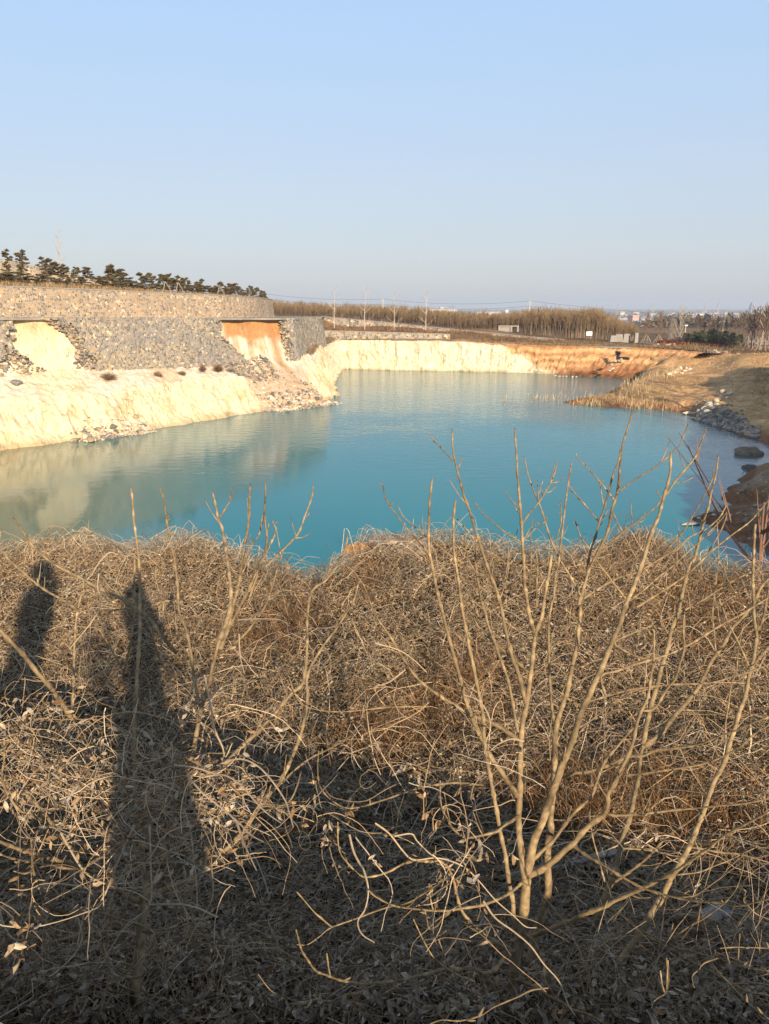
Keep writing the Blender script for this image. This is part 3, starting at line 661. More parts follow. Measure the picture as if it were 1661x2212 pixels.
cp[:, :, 2] += 0.02 * vnoise(np.arange(240) * .7, 0, 0, 8)
par(mk('coping', cp.reshape(-1, 3), grid_faces(4, 240), M['concrete']), e4)
# the hill terraces' low walls
def hill_wall(label, e0, s0, s1, hgt, step_top):
    s = np.linspace(s0, s1, int((s1 - s0) / .4)); oo = np.interp(s, uw_s, uw_o) - e0
    P = W0 + s[:, None] * WD + oo[:, None] * WN; zb = hill_z(P[:, 0] + WN[0] * .6, P[:, 1] + WN[1] * .6) - .2; zt = zb + .2 + hgt * np.interp(s, step_top[0], step_top[1]) + 0.03 * vnoise(s, 0, 0, 6)
    Q = np.array([np.concatenate([P + WN * a, (zb * (1 - b) + zt * b)[:, None]], 1) for a, b in ((.12, 0), (0, 1), (-.5, 1.0), (-.5, 0))])
    uvv = np.stack([np.broadcast_to(s, (4, len(s))), np.concatenate([zb[None], zt[None], zt[None] + .5, zb[None]])], -1)
    o = mk('terrace_wall', Q.reshape(-1, 3), grid_faces(4, len(s)), M['wall_pale'], None, False, None, uvv.reshape(-1, 2)); tag(o, label, 'wall')
hill_wall('low pale stone terrace wall behind the dark shrubs on the hill', 5.3, -60, 27, 1.35, ([-60, 10, 20, 27], [1, 1, .8, .3]))
hill_wall('highest stone terrace wall, partly hidden by pines at the left edge', 12.5, -60, 26, 1.9, ([-60, 8, 26], [1, 1, .35]))
# far walls across the pond
def far_wall(name, label, pts, thick, m, drop=2.6):
    P = poly_resample(np.array(pts), 80); d = np.diff(P[:, :2], axis=0); d = np.concatenate([d, d[-1:]]); d /= np.linalg.norm(d, axis=1, keepdims=True); n = np.stack([d[:, 1], -d[:, 0]], 1)
    L = np.concatenate([[0], np.cumsum(np.linalg.norm(np.diff(P[:, :2], axis=0), axis=1))]); zt = P[:, 2] + 0.03 * vnoise(L * .6, 0, 0, 13)
    rows = [(n * .25, zt - drop), (n * 0.0, zt - .16), (n * .07, zt - .157), (n * .07, zt), (n * -thick, zt), (n * -thick, zt - drop)]
    Q = np.array([np.concatenate([P[:, :2] + a, b[:, None]], 1) for a, b in rows])
    uvv = np.stack([np.broadcast_to(L, (6, 80)), np.array([b for a, b in rows])], -1)
    A = mk(name, Q[[0, 1]].reshape(-1, 3), grid_faces(2, 80), m, None, False, None, uvv[[0, 1]].reshape(-1, 2))
    cap = mk('coping', Q[1:].reshape(-1, 3), np.concatenate([grid_faces(5, 80), np.array([(0 * 80, 1 * 80, 2 * 80, 3 * 80), (79, 4 * 80 + 79, 3 * 80 + 79, 2 * 80 + 79)])]), M['concrete'], A)
    return tag(A, label, 'wall')
def endcap(): pass
far_wall('stone_wall', 'straight grey fieldstone wall above the far chalk cliff, ending at a grassy slope', [(-12.6, 158.1, 7.28), (0, 156.4, 6.98), (12.9, 154.9, 6.68)], .6, M['wall_pale'])
far_wall('roadside_wall', 'low pale roadside wall running downhill in front of the poplar plantation', [(-14.4, 180.5, 9.7), (0, 176, 8.55), (10, 172, 7.6), (20, 167.5, 6.75), (29, 163, 5.95), (36.5, 160, 5.45)], .5, M['wall_pale'], 1.9)
def pxw(lst): return [tuple(Py(u, v, y)) for u, v, y in lst]
far_wall('garden_wall', 'long low pale wall in front of the red bed and the evergreens', pxw([(1378, 738.5, 157), (1450, 744, 150), (1540, 750, 142), (1618, 756, 135)]), .4, M['concrete'], .9)

# ================================================================ plants and things across the pond
def hit(u, v, zf, y0, y1, step=0.25):
    """first ground point seen at this place of the photograph"""
    y = np.arange(y0, y1, step); d = ray(u, v); x = d[0] / d[1] * y; z = CAMZ + d[2] / d[1] * y
    g = zf(x, y); k = np.nonzero(z <= g)[0]; i = k[0] if len(k) else len(y) - 1
    return np.array((x[i], y[i], float(g[i])))
def px_h(dv, p): return dv * 1024 / 2212 * (p[1] * C15 + (CAMZ - p[2]) * S15) / FPX       # metres for a height in the photo

# ---- pines on the hill: whorled limbs carrying tufts
def pine_proto(seed, tall):
    r = np.random.default_rng(seed); H = 1.0; tr = Acc()
    tr.tube([(0, 0, -.05), (0.01, 0, .3), (r.uniform(-.02, .02), r.uniform(-.02, .02), .65), (0, 0, .97)], [.035, .03, .018, .006], 6, (0.16, 0.10, 0.065))
    Vn, Fn, Cn = [], [], []; n = 0; tufts = []
    nw = 6 if tall else 4
    for w in range(nw):
        z = .22 + .72 * w / (nw - 1 + .35); L = (0.52 if tall else .62) * (1 - .78 * (w / nw) ** 1.2) * r.uniform(.8, 1.15)
        for q in range(r.integers(3, 6)):
            a = r.uniform(0, 6.28); l = L * r.uniform(.65, 1.1); up = r.uniform(.02, .14)
            e = np.array((math.cos(a) * l, math.sin(a) * l, z + up)); m_ = np.array((math.cos(a) * l * .5, math.sin(a) * l * .5, z - .02))
            tr.tube([(0, 0, z - .03), m_, e], [.012, .009, .004], 4, (0.17, 0.11, 0.07)); tufts += [(e, .10), (e * .72 + m_ * .28 + np.array((0, 0, .03)), .085)]
            for k in range(5):
                g_ = r.uniform(.25, 1.05); s = m_ * (1 - g_) + e * g_ + np.array((r.uniform(-.1, .1), r.uniform(-.1, .1), r.uniform(0, .06))); tufts.append((s, r.uniform(.07, .11)))
    tufts += [(np.array((0, 0, 1.0)), .07), (np.array((.02, 0, .92)), .08)]
    for c, rad in tufts:
        nb = 60; d = r.normal(size=(nb, 3)); d[:, 2] = np.abs(d[:, 2]) * .8 - .1; d /= np.linalg.norm(d, axis=1, keepdims=True)
        side = np.cross(d, r.normal(size=(nb, 3))); side /= np.linalg.norm(side, axis=1, keepdims=True)
        tip = c + d * rad * r.uniform(.7, 1.2, (nb, 1)); b0 = c + d * rad * .1 + side * .011; b1 = c + d * rad * .1 - side * .011; mid = c + d * rad * .6 + side * .009
        V = np.stack([b0, b1, tip, mid], 1).reshape(-1, 3); i = np.arange(nb)[:, None] * 4 + n
        Vn.append(V); Fn.append(np.concatenate([i + np.array([[0, 1, 2]]), i + np.array([[0, 2, 3]])])); n += len(V)
        Cn.append(np.broadcast_to(np.array((0.135, 0.120, 0.050)) * r.uniform(.6, 1.35) + np.array((r.uniform(0, .035), 0, 0)), (len(V), 3)))
    e = empty('pine_tree', (0, 0, -80), 'pine', 'pine tree')
    tr.build('trunk', M['bark'], e); mk('crown', np.concatenate(Vn), np.concatenate(Fn), M['needle'], e, False, np.concatenate(Cn))
    return e
def remove_tree(e):
    for c in list(e.children): bpy.data.objects.remove(c)
    bpy.data.objects.remove(e)
def on_hill(u, et):
    y = np.arange(72, 150, .1); d = ray(u, 600); x = d[0] / d[1] * y; P = np.stack([x, y], 1) - W0; ss = P @ WD; ee = np.interp(ss, uw_s, uw_o) - P @ WN
    i = int(np.argmax(ee >= et)) if (ee >= et).any() else len(y) - 1; return np.array((x[i], y[i], float(hill_z(x[i], y[i]))))
pp_ = [pine_proto(300 + i, i < 4) for i in range(6)]
hz_f = lambda x, y: hill_z(x, y)
pine_list = [(110, 300, 455), (20, 350, 460), (280, 300, 475), (90, 450, 612), (270, 460, 605), (520, 390, 500), (610, 400, 560), (570, 500, 622), (400, 520, 620), (700, 470, 585), (770, 480, 622), (910, 520, 655), (1040, 510, 655), (1300, 465, 668), (1430, 520, 668), (180, 330, 470), (430, 400, 520), (820, 560, 650)]
pine_list = [(a * .182, 475 + b * .182, 475 + c * .182, 1) for a, b, c in pine_list] + [(280.8 + a * .182, 540 + b * .182, 540 + c * .182, 1) for a, b, c in [(60, 225, 460), (130, 215, 465), (240, 220, 470), (390, 225, 480), (450, 230, 470), (560, 250, 480), (650, 280, 490), (700, 330, 490), (830, 295, 500), (770, 370, 490), (970, 410, 505), (1070, 330, 510), (1170, 360, 515), (1240, 350, 515), (1300, 400, 522), (1420, 390, 545), (1500, 405, 552), (1570, 450, 556)]]
low_list = [(60, 640, 745), (130, 625, 745), (200, 620, 745), (330, 640, 745), (450, 650, 745), (560, 650, 740), (720, 670, 735), (850, 680, 765), (980, 680, 765), (1130, 690, 750), (1210, 700, 765), (1290, 700, 760), (1400, 690, 765), (1500, 690, 775), (270, 640, 740), (20, 650, 745)]
low_list = [(a * .182, 475 + b * .182, 475 + c * .182, 0) for a, b, c in low_list] + [(280.8 + a * .182, 540 + b * .182, 540 + c * .182, 0) for a, b, c in [(30, 390, 450), (130, 410, 470), (210, 410, 475), (300, 410, 480), (400, 420, 485), (500, 420, 490), (600, 430, 495), (690, 420, 498), (770, 430, 500), (860, 430, 510), (930, 430, 512), (1000, 450, 515), (1110, 455, 520), (1200, 460, 528), (1340, 480, 545)]]
for i, (u, vt, vb, tall) in enumerate([q for j, q in enumerate(pine_list) if j not in (1, 8, 15, 16, 17, 18, 25)] + low_list):
    et = random.uniform(3.2, 4.6) if not tall else (random.uniform(14, 18) if (u < 100 and vb < 570) else (random.uniform(6.5, 10.5) if u < 285 else random.uniform(2.6, 8)))
    p = on_hill(u, et); h = max(0.7, (Py(u, vt, p[1])[2] - p[2]) * (.74 if tall else 1)); w = h * random.uniform(.95, 1.2) if tall else h * random.uniform(1.3, 1.8)
    k = random.randrange(4) if tall else 4 + random.randrange(2)
    nbr = 'young whorled pine standing on the terraced hill above the upper stone wall' if tall else 'low dark pine shrub behind the dry grass along the upper wall'
    if abs(u - 1300 * .182) < .5: nbr = 'lone shapely pine in the gap on the skyline of the terraced hill'
    if abs(u - (280.8 + 1570 * .182)) < .5: nbr = 'last dark pine at the far right end of the upper wall'
    c = copy_tree(pp_[k], p, random.uniform(0, 6.28), (w, w, h), nbr)
    c['group'] = 'pines on the terraced hill' if tall else 'low pine shrubs on the terraced hill'
    if not tall: c.name = 'pine_shrub'; c['category'] = 'shrub'
for e in pp_: remove_tree(e)
# three-legged stakes under two pines
for u, v in ((280.8 + 415 * .182, 540 + 490 * .182), (280.8 + 1055 * .182, 540 + 520 * .182), (280.8 + 565 * .182, 540 + 495 * .182)):
    p = on_hill(u, 2.0); A = Acc()
    for a in (0.2, 2.3, 4.4): A.tube([(p[0] + .75 * math.cos(a), p[1] + .75 * math.sin(a), p[2] - .05), (p[0], p[1], p[2] + 1.35)], [.04, .035], 4, (.42, .34, .26))
    tag(A.build('tree_stake', M['twig']), 'pale three legged stake propping a pine above the stone wall', 'tree stake', 'tree stakes on the hill')

# ---- dry grass as blades
def blades(name, P, H, m, spread=0.18, width=0.012, col0=(0.46, 0.34, 0.17), var=.3, lean=.35, label=None):
    P = np.asarray(P); n = len(P); a = rng.uniform(0, 6.28, n); w = width * rng.uniform(.6, 1.4, n)
    H = np.asarray(H) * rng.uniform(.55, 1.15, n); ln = rng.normal(0, lean, (n, 2)) * H[:, None]
    sx = np.stack([np.cos(a), np.sin(a), 0 * a], 1) * w[:, None]
    up = np.stack([ln[:, 0], ln[:, 1], H], 1); mid = P + up * .55 * np.array((.7, .7, 1.05)); tip = P + up
    V = np.stack([P - sx, P + sx, mid + sx * .7, mid - sx * .7, tip], 1).reshape(-1, 3); i = np.arange(n)[:, None] * 5
    C = np.array(col0) * (1 + var * rng.normal(size=(n, 1))); C = np.repeat(np.clip(C, .02, .8), 5, 0)
    o = mk(name, V, [i + np.array([[0, 1, 2, 3]]), i + np.array([[3, 2, 4]])], m, None, False, C); tag(o, kind='stuff'); return o
# along the upper wall and over the hill
n = 14000; s = rng.uniform(-60, 53, n); e = np.where(rng.random(n) < .75, rng.uniform(.4, 4.6, n), rng.uniform(5, 26, n)); oo = np.interp(s, uw_s, uw_o) - e
P = W0 + s[:, None] * WD + oo[:, None] * WN; P = np.concatenate([P, hill_z(P[:, 0], P[:, 1])[:, None] - .03], 1)
hh = np.interp(s, [-60, 20, 30, 53], [.55, .5, .4, .3]) * np.where(e < 5, 1, .6)
blades('dry_grass', P, hh, M['twig'], width=.03, col0=(0.29, 0.205, 0.105))
# ledges above the far cliff
def far_patch(n, x0, x1, f0, f1, hmin, hmax, col, wd, name='dry_grass', clump=0.25, hf=far_z):
    x = rng.uniform(x0, x1, n); f = rng.uniform(0, 1, n); y = f0(x) * (1 - f) + f1(x) * f
    keep = fbm(x * clump, y * clump, 0, 91, 4) > -0.25; x, y = x[keep], y[keep]
    P = np.stack([x, y, hf(x, y) - .03], 1); hh = hmin + (hmax - hmin) * (0.5 + 0.5 * fbm(x * .3, y * .3, 0, 93, 3))
    return blades(name, P, hh, M['twig'], width=wd, col0=col, lean=.45)
lx, ly = cols[-12:, 2, 0], cols[-12:, 2, 1]
edge = lambda x: np.interp(x, np.concatenate([[-12], lx]), np.concatenate([[157.5], ly])) + 0.2
far_patch(9000, 11, 58, edge, lambda x: edge(x) + 9, .35, 1.15, (0.235, 0.155, 0.08), .04)
far_patch(3500, 11, 55, edge, lambda x: edge(x) + 1.8, .3, .8, (0.34, 0.24, 0.125), .035)
far_patch(5000, -12, 36, lambda x: np.interp(x, [-12, 13, 36], [159, 156, 152]), lambda x: np.interp(x, [-12, 13, 36], [179, 169, 158]), .4, 1.25, (0.225, 0.135, 0.07), .045)
far_patch(1800, 52, 84, lambda x: 134 + 0 * x, lambda x: 150 + 0 * x, .4, 1.0, (0.27, 0.17, 0.075), .05)
n = 2600; t = rng.random(n); P = np.stack([-9.6 - 1.2 * rng.random(n) + 0 * t, 106 + 46 * t, 0 * t], 1); P[:, 2] = np.interp(P[:, 1], [104, 110, 118, 135, 153], [5.5, 6.1, 6.6, 5.9, 5.4]) - .05
blades('dry_grass', P, np.full(n, .9), M['twig'], width=.04, col0=(0.24, 0.17, 0.10), lean=.6)
# strip along the brink of the foot of the far wall
n = 1500; x = rng.uniform(-9, 13, n); P = np.stack([x, np.interp(x, [-9, 13], [156.9, 153.6]) + rng.uniform(-.9, .3, n), np.full(n, 5.25)], 1); blades('dry_grass', P, np.full(n, .5), M['twig'], width=.04, col0=(0.28, 0.20, 0.12), lean=.6)

# ---- dry shrubs on the chalk bench
def shrub(loc, rx, h, label, col, n=420, name='dry_shrub', group=None, stiff=.9, up=.75, rad=.012):
    P = []; 
    a = rng.uniform(0, 6.28, n); el = np.abs(rng.normal(up, .35, n)); L = rng.uniform(.55, 1.05, n); t = np.linspace(0, 1, 5)
    d = np.stack([np.cos(a) * np.cos(el) * rx, np.sin(a) * np.cos(el) * rx, np.sin(el) * h], 1) * L[:, None]
    P = np.asarray(loc) + d[:, None, :] * t[None, :, None] + rng.normal(0, .05 * rx, (n, 5, 3)) * t[None, :, None]
    V, F = tubes(P, np.broadcast_to(rad * (1 - .6 * t), (n, 5)), 3); C = np.repeat(np.clip(np.array(col) * (1 + .3 * rng.normal(size=(n, 1))), .02, .7), 15, 0)
    o = mk(name, V, F, M['twig'], None, False, C); return tag(o, label, 'shrub', group)
def bench(u, v):
    d = ray(u, v); k = d[0] / d[1]; A0 = W0 + WN * 2.0
    s = (k * A0[1] - A0[0]) / (WD[0] - k * WD[1]); y = A0[1] + s * WD[1]; return Py(u, v, y), s
for (u, v, rx, h, lab, c) in ((234, 818, 1.15, .95, 'large round brown shrub alone on the chalk bench below the middle wall', (.22, .15, .085)), (341, 813, .7, .8, 'small grey brown shrub second from the left on the chalk bench', (.24, .18, .12)), (393, 808, .6, .6, 'sparse low shrub with reddish tufts in the middle of the chalk bench', (.27, .18, .12)), (438, 798, .6, .75, 'compact red brown shrub beside the darkest shrub on the bench', (.20, .12, .075)), (472, 799, .95, .95, 'darkest red brown shrub on the chalk bench near the second collapse', (.19, .11, .065)), (497, 800, .8, .45, 'flat grey weed patch on the bench right of the darkest shrub', (.30, .26, .22)), (4, 864, .9, 1.0, 'brown shrub hanging on the cliff at the left photo edge', (.20, .14, .08))):
    p, s = bench(u, v); shrub(p + np.array((0, 0, -.15)), rx, h * 1.05, lab, c)
p, s = bench(38, 826); rock(p, .55, 'single dark grey boulder sitting on the pale chalk bench', None, 'grey')

# ---- rubble: the fan below the second collapse, the heap at the foot of the left cliff
from mathutils.bvhtree import BVHTree
_F = grid_faces(nr, nc); cliff_bvh = BVHTree.FromPolygons([tuple(v) for v in GD.reshape(-1, 3)], [tuple(int(q) for q in f) for f in _F])
def on_cliff(x, y):
    h = cliff_bvh.ray_cast(Vector((x, y, 30)), Vector((0, 0, -1))); return h[0].z if h[0] is not None else 0.0
pts, sz = [], []
def fan_pt():
    s = rng.uniform(28.6, 39.5); o_ = rng.uniform(1.0, 7.6) if rng.random() < .35 else rng.uniform(4.2, 8.2); p = Lc(s, o_); return p, s, o_
k = 0
while k < 110:
    p, s, o_ = fan_pt(); z = on_cliff(*p)
    if z > 2.6 or (z < .02 and o_ > 7.4): continue
    rock((p[0], p[1], max(z, 0) + .08), rng.uniform(.26, .55), 'angular block in the rubble fan below the orange collapse', 'blocks in the rubble fan', 'mix' if rng.random() < .5 else 'pale'); k += 1
for _ in range(900):
    p, s, o_ = fan_pt(); z = on_cliff(*p)
    if z > 4.2: continue
    pts.append((*p, max(z, 0) + .03)); sz.append(rng.uniform(.10, .26))
rock_mass('rubble', pts, sz, M['rock'], None, GREYS + PALES, ICO1, 'stuff')
for (u, v, q) in ((728, 853, .34), (722, 856, .3)): rock(Pz(u, v, .12), q, 'dark wet stone just off the tip of the rubble fan', 'stones off the rubble tip', 'grey')
lp_ = [(150, 640, 30), (183, 690, 26)]
pts, sz = [], []; k = 0
for _ in range(2000):
    u = rng.normal(215, 26); v = rng.uniform(905, 957)
    p = Pz(u, v, 0); s, o_ = (np.array(p[:2]) - W0) @ WD, (np.array(p[:2]) - W0) @ WN
    o_ = min(rng.uniform(4.2, 8.7), 8.7); q = Lc(s, o_); z = on_cliff(*q)
    if z > 1.7 * rng.random() + .25 or abs(s - 7) > 4.0: continue
    if k < 46: rock((q[0], q[1], max(z, -.05) + .1), rng.uniform(.26, .6), 'rounded pale boulder in the heap at the foot of the left cliff', 'boulders heaped below the left cliff', 'pale' if rng.random() < .6 else 'grey', 'boulder', 'boulder'); k += 1
    else: pts.append((q[0], q[1], max(z, -.05) + .05)); sz.append(rng.uniform(.1, .24))
rock_mass('rubble', pts[:350], sz, M['rock'], None, PALES + GREYS[:3], ICO1, 'stuff')
# loose stones on the slope of the slip, below the wall remains
pts = []; sz = []
for _ in range(420):
    s = rng.uniform(26.5, 34); o_ = rng.uniform(.2, 2.6); p = Lc(s, o_); z = on_cliff(*p); pts.append((*p, z + .05)); sz.append(rng.uniform(.12, .34))
rock_mass('rubble', pts, sz, M['rock'], None, GREYS, ICO1, 'stuff')
# dry branch hanging on the chalk face
A = Acc(); q0 = bench(78, 853)[0]; q1 = bench(16, 890)[0]
A.tube(smooth_path([q0, (q0 + q1) / 2 + np.array((.3, -.6, .2)), q1 + np.array((.6, -1.2, 0))]), .04, 5, (.25, .17, .1))
tag(A.build('fallen_branch', M['bark']), 'thin grey branch lying down the yellow chalk face', 'branch')

# ---- poplar plantation
def sapling_mesh(seed, twigs=30, spread=.16, h0=.36, rad=.008, tr=.012, col=(.15, .095, .06), top=(.25, .175, .09)):
    r = np.random.default_rng(seed); n = twigs; t = np.linspace(0, 1, 4)
    z0 = r.uniform(h0, .9, n); a = r.uniform(0, 6.28, n); L = r.uniform(.16, .38, n) * (1.15 - z0 * .6); sp = spread * r.uniform(.4, 1.2, n)
    d = np.stack([np.cos(a) * sp, np.sin(a) * sp, L], 1); P = np.stack([0 * z0, 0 * z0, z0], 1)[:, None] + d[:, None] * np.stack([t ** .8, t ** .8, t ** 1.15], 1)[None]
    V, F = tubes(P, np.broadcast_to(rad * (1 - .7 * t), (n, 4)), 3); F = F[0]
    tp = np.array([[(0, 0, -.02), (r.uniform(-.01, .01), r.uniform(-.01, .01), .5), (0, 0, 1.02)]]); V2, F2 = tubes(tp, np.array([[tr, tr * .7, .002]]), 4)
    C = np.concatenate([np.clip(np.array(col) * (1 - V[:, 2:3]) + np.array(top) * V[:, 2:3], 0, 1), np.broadcast_to(np.array((.32, .235, .16)), (len(V2), 3))])
    return np.concatenate([V, V2]), np.concatenate([F, F2[0] + len(V)]), C
sap = [sapling_mesh(500 + i) for i in range(5)]
sap_me = []
for V, F, C in sap:
    o = mk('poplar_sapling', V, F, M['twig'], None, False, C); sap_me.append(o.data); bpy.data.objects.remove(o)
edge_px = [(585, 692), (640, 694), (700, 697), (760, 702), (820, 708), (900, 716), (1000, 724), (1080, 729), (1150, 732), (1230, 736), (1300, 738), (1345, 737), (1376, 733)]
top_px = [(585, 650), (640, 654), (700, 657), (760, 660), (820, 662), (864, 664), (920, 669), (960, 673), (1000, 675), (1040, 677), (1080, 677), (1120, 675), (1160, 671), (1290, 671), (1330, 689), (1376, 704)]
eu = np.array(edge_px, float); tu = np.array(top_px, float)
y_edge = lambda u: np.interp(u, [560, 1000, 1250, 1380], [200, 186, 174, 178])
trees = []
for row in range(26):
    depth = row * 2.1
    uu = 582 + rng.uniform(0, 3)
    while uu < 1378:
        y = float(y_edge(uu)) + depth + rng.uniform(-.7, .7); d = ray(uu, 700); x = d[0] / d[1] * y; z = float(far_z(x, y))
        vt = np.interp(uu, tu[:, 0], tu[:, 1]) + rng.uniform(-1, 9); ztop = Py(uu, vt, y)[2]
        h = np.clip(ztop - z, 2.2, 8.6) * (rng.uniform(.80, 1.0) if rng.random() < .85 else rng.uniform(1.0, 1.16)); trees.append((row, x, y, z, h)); uu += rng.uniform(2.0, 4.4) * (1 + row * .03)
nv = len(trees); near = trees[:300]; rest = trees[300:]
for (row, x, y, z, h) in near:
    o = bpy.data.objects.new('poplar_sapling', sap_me[int(rng.integers(0, 5))]); scene.collection.objects.link(o); o.location = (x, y, z); w = h * rng.uniform(.8, 1.15) * .9; o.scale = (w, w, h); o.rotation_euler = (0, 0, rng.uniform(0, 6.28))
    tag(o, 'bare young poplar in the front rows of the plantation behind the pond', 'tree', 'poplars of the plantation')
Vs, Fs, Cs, off = [], [], [], 0
for (row, x, y, z, h) in rest:
    V, F, C = sap[int(rng.integers(0, 5))]; w = h * rng.uniform(.8, 1.15) * .9; a = rng.uniform(0, 6.28); ca, sa = math.cos(a), math.sin(a)
    Q = np.stack([(V[:, 0] * ca - V[:, 1] * sa) * w + x, (V[:, 0] * sa + V[:, 1] * ca) * w + y, V[:, 2] * h + z], 1); Vs.append(Q); Fs.append(F + off); Cs.append(C * rng.uniform(.85, 1.15)); off += len(V)
o = mk('poplar_plantation', np.concatenate(Vs), np.concatenate(Fs), M['twig'], None, False, np.concatenate(Cs)); tag(o, kind='stuff')

# ---- single bare trees
def bare_tree(name, loc, h, label, cat='tree', group=None, seed=0, spread=.28, nb=12, z0=.3, col=(.42, .34, .26), tr=.014, twigs=5, droop=0.0, upr=1.0, parts=True, lean=(0, 0), k=1.0):
    r = np.random.default_rng(seed); e = empty(name, loc, label, cat, group)
    T = Acc(); B = Acc(); tp = smooth_path([(0, 0, -.03 * h), (lean[0] * .3 * h + r.uniform(-.01, .01) * h, lean[1] * .3 * h, .33 * h), (lean[0] * .7 * h + r.uniform(-.015, .015) * h, lean[1] * .7 * h, .68 * h), (lean[0] * h, lean[1] * h, h)], 4)
    T.tube(tp, np.linspace(tr, tr * .15, len(tp)) * h, 6, col); T.build('trunk', M['twig'], e)
    for q in range(nb):
        f = z0 + (1 - z0) * (q + r.uniform(0, .8)) / nb * .95; c = np.array([np.interp(f, np.linspace(0, 1, len(tp)), tp[:, j]) for j in range(3)]); a = q * 2.4 + r.uniform(-.5, .5); L = spread * h * (1.1 - f * .75) * r.uniform(.7, 1.2)
        d = np.array((math.cos(a) * L, math.sin(a) * L, L * upr * r.uniform(.7, 1.2))); P = smooth_path([c, c + d * .5 + np.array((0, 0, -.12 * L)), c + d], 3); B.tube(P, np.linspace(tr * .42, tr * .12, len(P)) * h * k, 3, np.array(col) * .9)
        for w in range(twigs):
            g = r.uniform(.25, .95); p0 = c + d * g; dd = d / L * r.uniform(.15, .4) * L + r.normal(0, .12, 3) * L; dd[2] = abs(dd[2]) + .1 * L; B.tube([p0, p0 + dd * .5, p0 + dd], np.array((.16, .12, .06)) * tr * h * k, 3, np.array(col) * .8)
    B.build('crown', M['twig'], e); return e
for (u, vt, vb, y, lab) in ((722, 620, 704, 168, 'first pale bare sapling from the left above the far stone wall'), (788, 622, 706, 167, 'second pale bare sapling, left of the white utility pole'), (851, 631, 707, 165.5, 'third pale bare sapling, just right of the white utility pole'), (919, 628, 708, 164, 'fourth and right pale bare sapling, with its tuft highest in the sky'), (973, 658, 716, 159, 'small dark bare tree at the right end of the far wall')):
    p = Py(u, vb, y); p[2] = float(far_z(p[0], p[1])); h = Py(u, vt, p[1])[2] - p[2]; bare_tree('bare_sapling', p, h, lab, 'tree', 'bare saplings by the far wall', int(u), .26, 11, .16, (.55, .47, .38) if u < 950 else (.2, .15, .11), .013, 4, upr=.9)
for (u, vt, lab) in ((134.5, 492, 'tall thin bare tree with white lower trunk on the pine hill'), (127, 490, 'bare tree leaning left behind the white trunked one on the hill')):
    p = on_hill(u, 11.0); h = Py(u, vt, p[1])[2] - p[2]; bare_tree('bare_tree', p + np.array((0, .8 if u < 130 else 0, 0)), h, lab, 'tree', None, int(u), .16, 10, .3, (.48, .42, .36), .009, 3, upr=1.3)
# right side: columnar trees, pale one, row of pollards with stakes
fz = lambda x, y: far_z(x, y)
for (u, vt, vb, y, sp, c, lab, nb, up) in ((1395, 676, 741, 160, .15, (.20, .14, .095), 'left of two columnar brown trees behind the pale garden wall', 46, 2.6), (1422, 674, 742, 159, .15, (.21, .145, .095), 'right of two columnar brown trees, beside the red bed', 46, 2.6), (1447, 690, 742, 160, .22, (.36, .31, .25), 'low fanned pale tree between the columnar trees and the evergreens', 40, 1.8), (1466, 662, 744, 156, .18, (.38, .33, .27), 'tall pale bare tree left of the evergreens', 26, 2.0)):
    p = Py(u, vb, y); h = Py(u, vt, p[1])[2] - p[2]; bare_tree('bare_tree', p, h, lab, 'tree', None, int(u) + 3, sp, nb, .1, c, .013, 6, upr=up, k=1.3)
    A = Acc()
    for q in range(7): a = q * .9 + .3; A.tube([(p[0] + 1.2 * math.cos(a), p[1] + 1.2 * math.sin(a), p[2] - .1), (p[0] + .12 * math.cos(a), p[1] + .12 * math.sin(a), p[2] + 1.7)], [.05, .04], 4, (.45, .36, .28))
    tag(A.build('tree_stake', M['twig']), {1395: 'ring of props round the left columnar tree', 1422: 'ring of props round the right columnar tree', 1447: 'ring of props round the low fanned pale tree', 1466: 'ring of props round the tall pale tree'}[u], 'tree props')
rows_ = [(1503, 684, 726, 176), (1512, 688, 726, 180), (1520, 690, 727, 178), (1530, 684, 727, 175), (1539, 688, 728, 177), (1548, 683, 728, 174), (1556, 692, 729, 178), (1566, 688, 728, 172), (1576, 676, 729, 170), (1586, 682, 730, 172), (1596, 676, 731, 168), (1604, 672, 732, 165)]
for i, (u, vt, vb, y) in enumerate(rows_):
    p = Py(u, vb, y); h = Py(u, vt, p[1])[2] - p[2]; bare_tree('bare_tree', p, h, 'bare dark pollarded tree in the row behind the evergreens', 'tree', 'pollarded trees behind the evergreens', 70 + i, .19, 20, .36, (.13, .09, .065), .022, 7, upr=1.6, k=1.7)
big_ = [(1613, 678, 750, 140), (1622, 668, 752, 138), (1633, 664, 751, 142), (1640, 660, 755, 135), (1650, 664, 757, 131), (1660, 655, 756, 134), (1656, 668, 750, 146), (1628, 676, 746, 150), (1645, 672, 748, 148)]
for i, (u, vt, vb, y) in enumerate(big_):
    p = Py(u, vb, y); h = Py(u, vt, p[1])[2] - p[2]
    bare_tree('bare_tree', p, h, 'thick bare tree propped by poles by the right photo edge' if i != 3 else 'pale leaning trunk in front of the propped trees at the right edge', 'tree', 'propped trees at the right edge', 120 + i, .19, 20, .34, (.15, .105, .075) if i != 3 else (.36, .28, .20), .022, 8, upr=1.5, k=1.6, lean=(.10, 0) if i == 3 else (0, 0))
    A = Acc()
    for a in (.4, 2.5, 4.5): A.tube([(p[0] + 1.3 * math.cos(a), p[1] + 1.3 * math.sin(a), p[2] - .1), (p[0], p[1], p[2] + 2.0)], [.055, .05], 4, (.40, .34, .29))
    A.tube([(p[0] - .9, p[1] - .2, p[2] + 1.0), (p[0] + .9, p[1] - .2, p[2] + 1.05)], [.04, .04], 4, (.40, .34, .29))
    tag(A.build('tree_stake', M['twig']), 'grey timber prop tripod round a bare tree at the right edge', 'tree stake', 'prop tripods at the right edge')
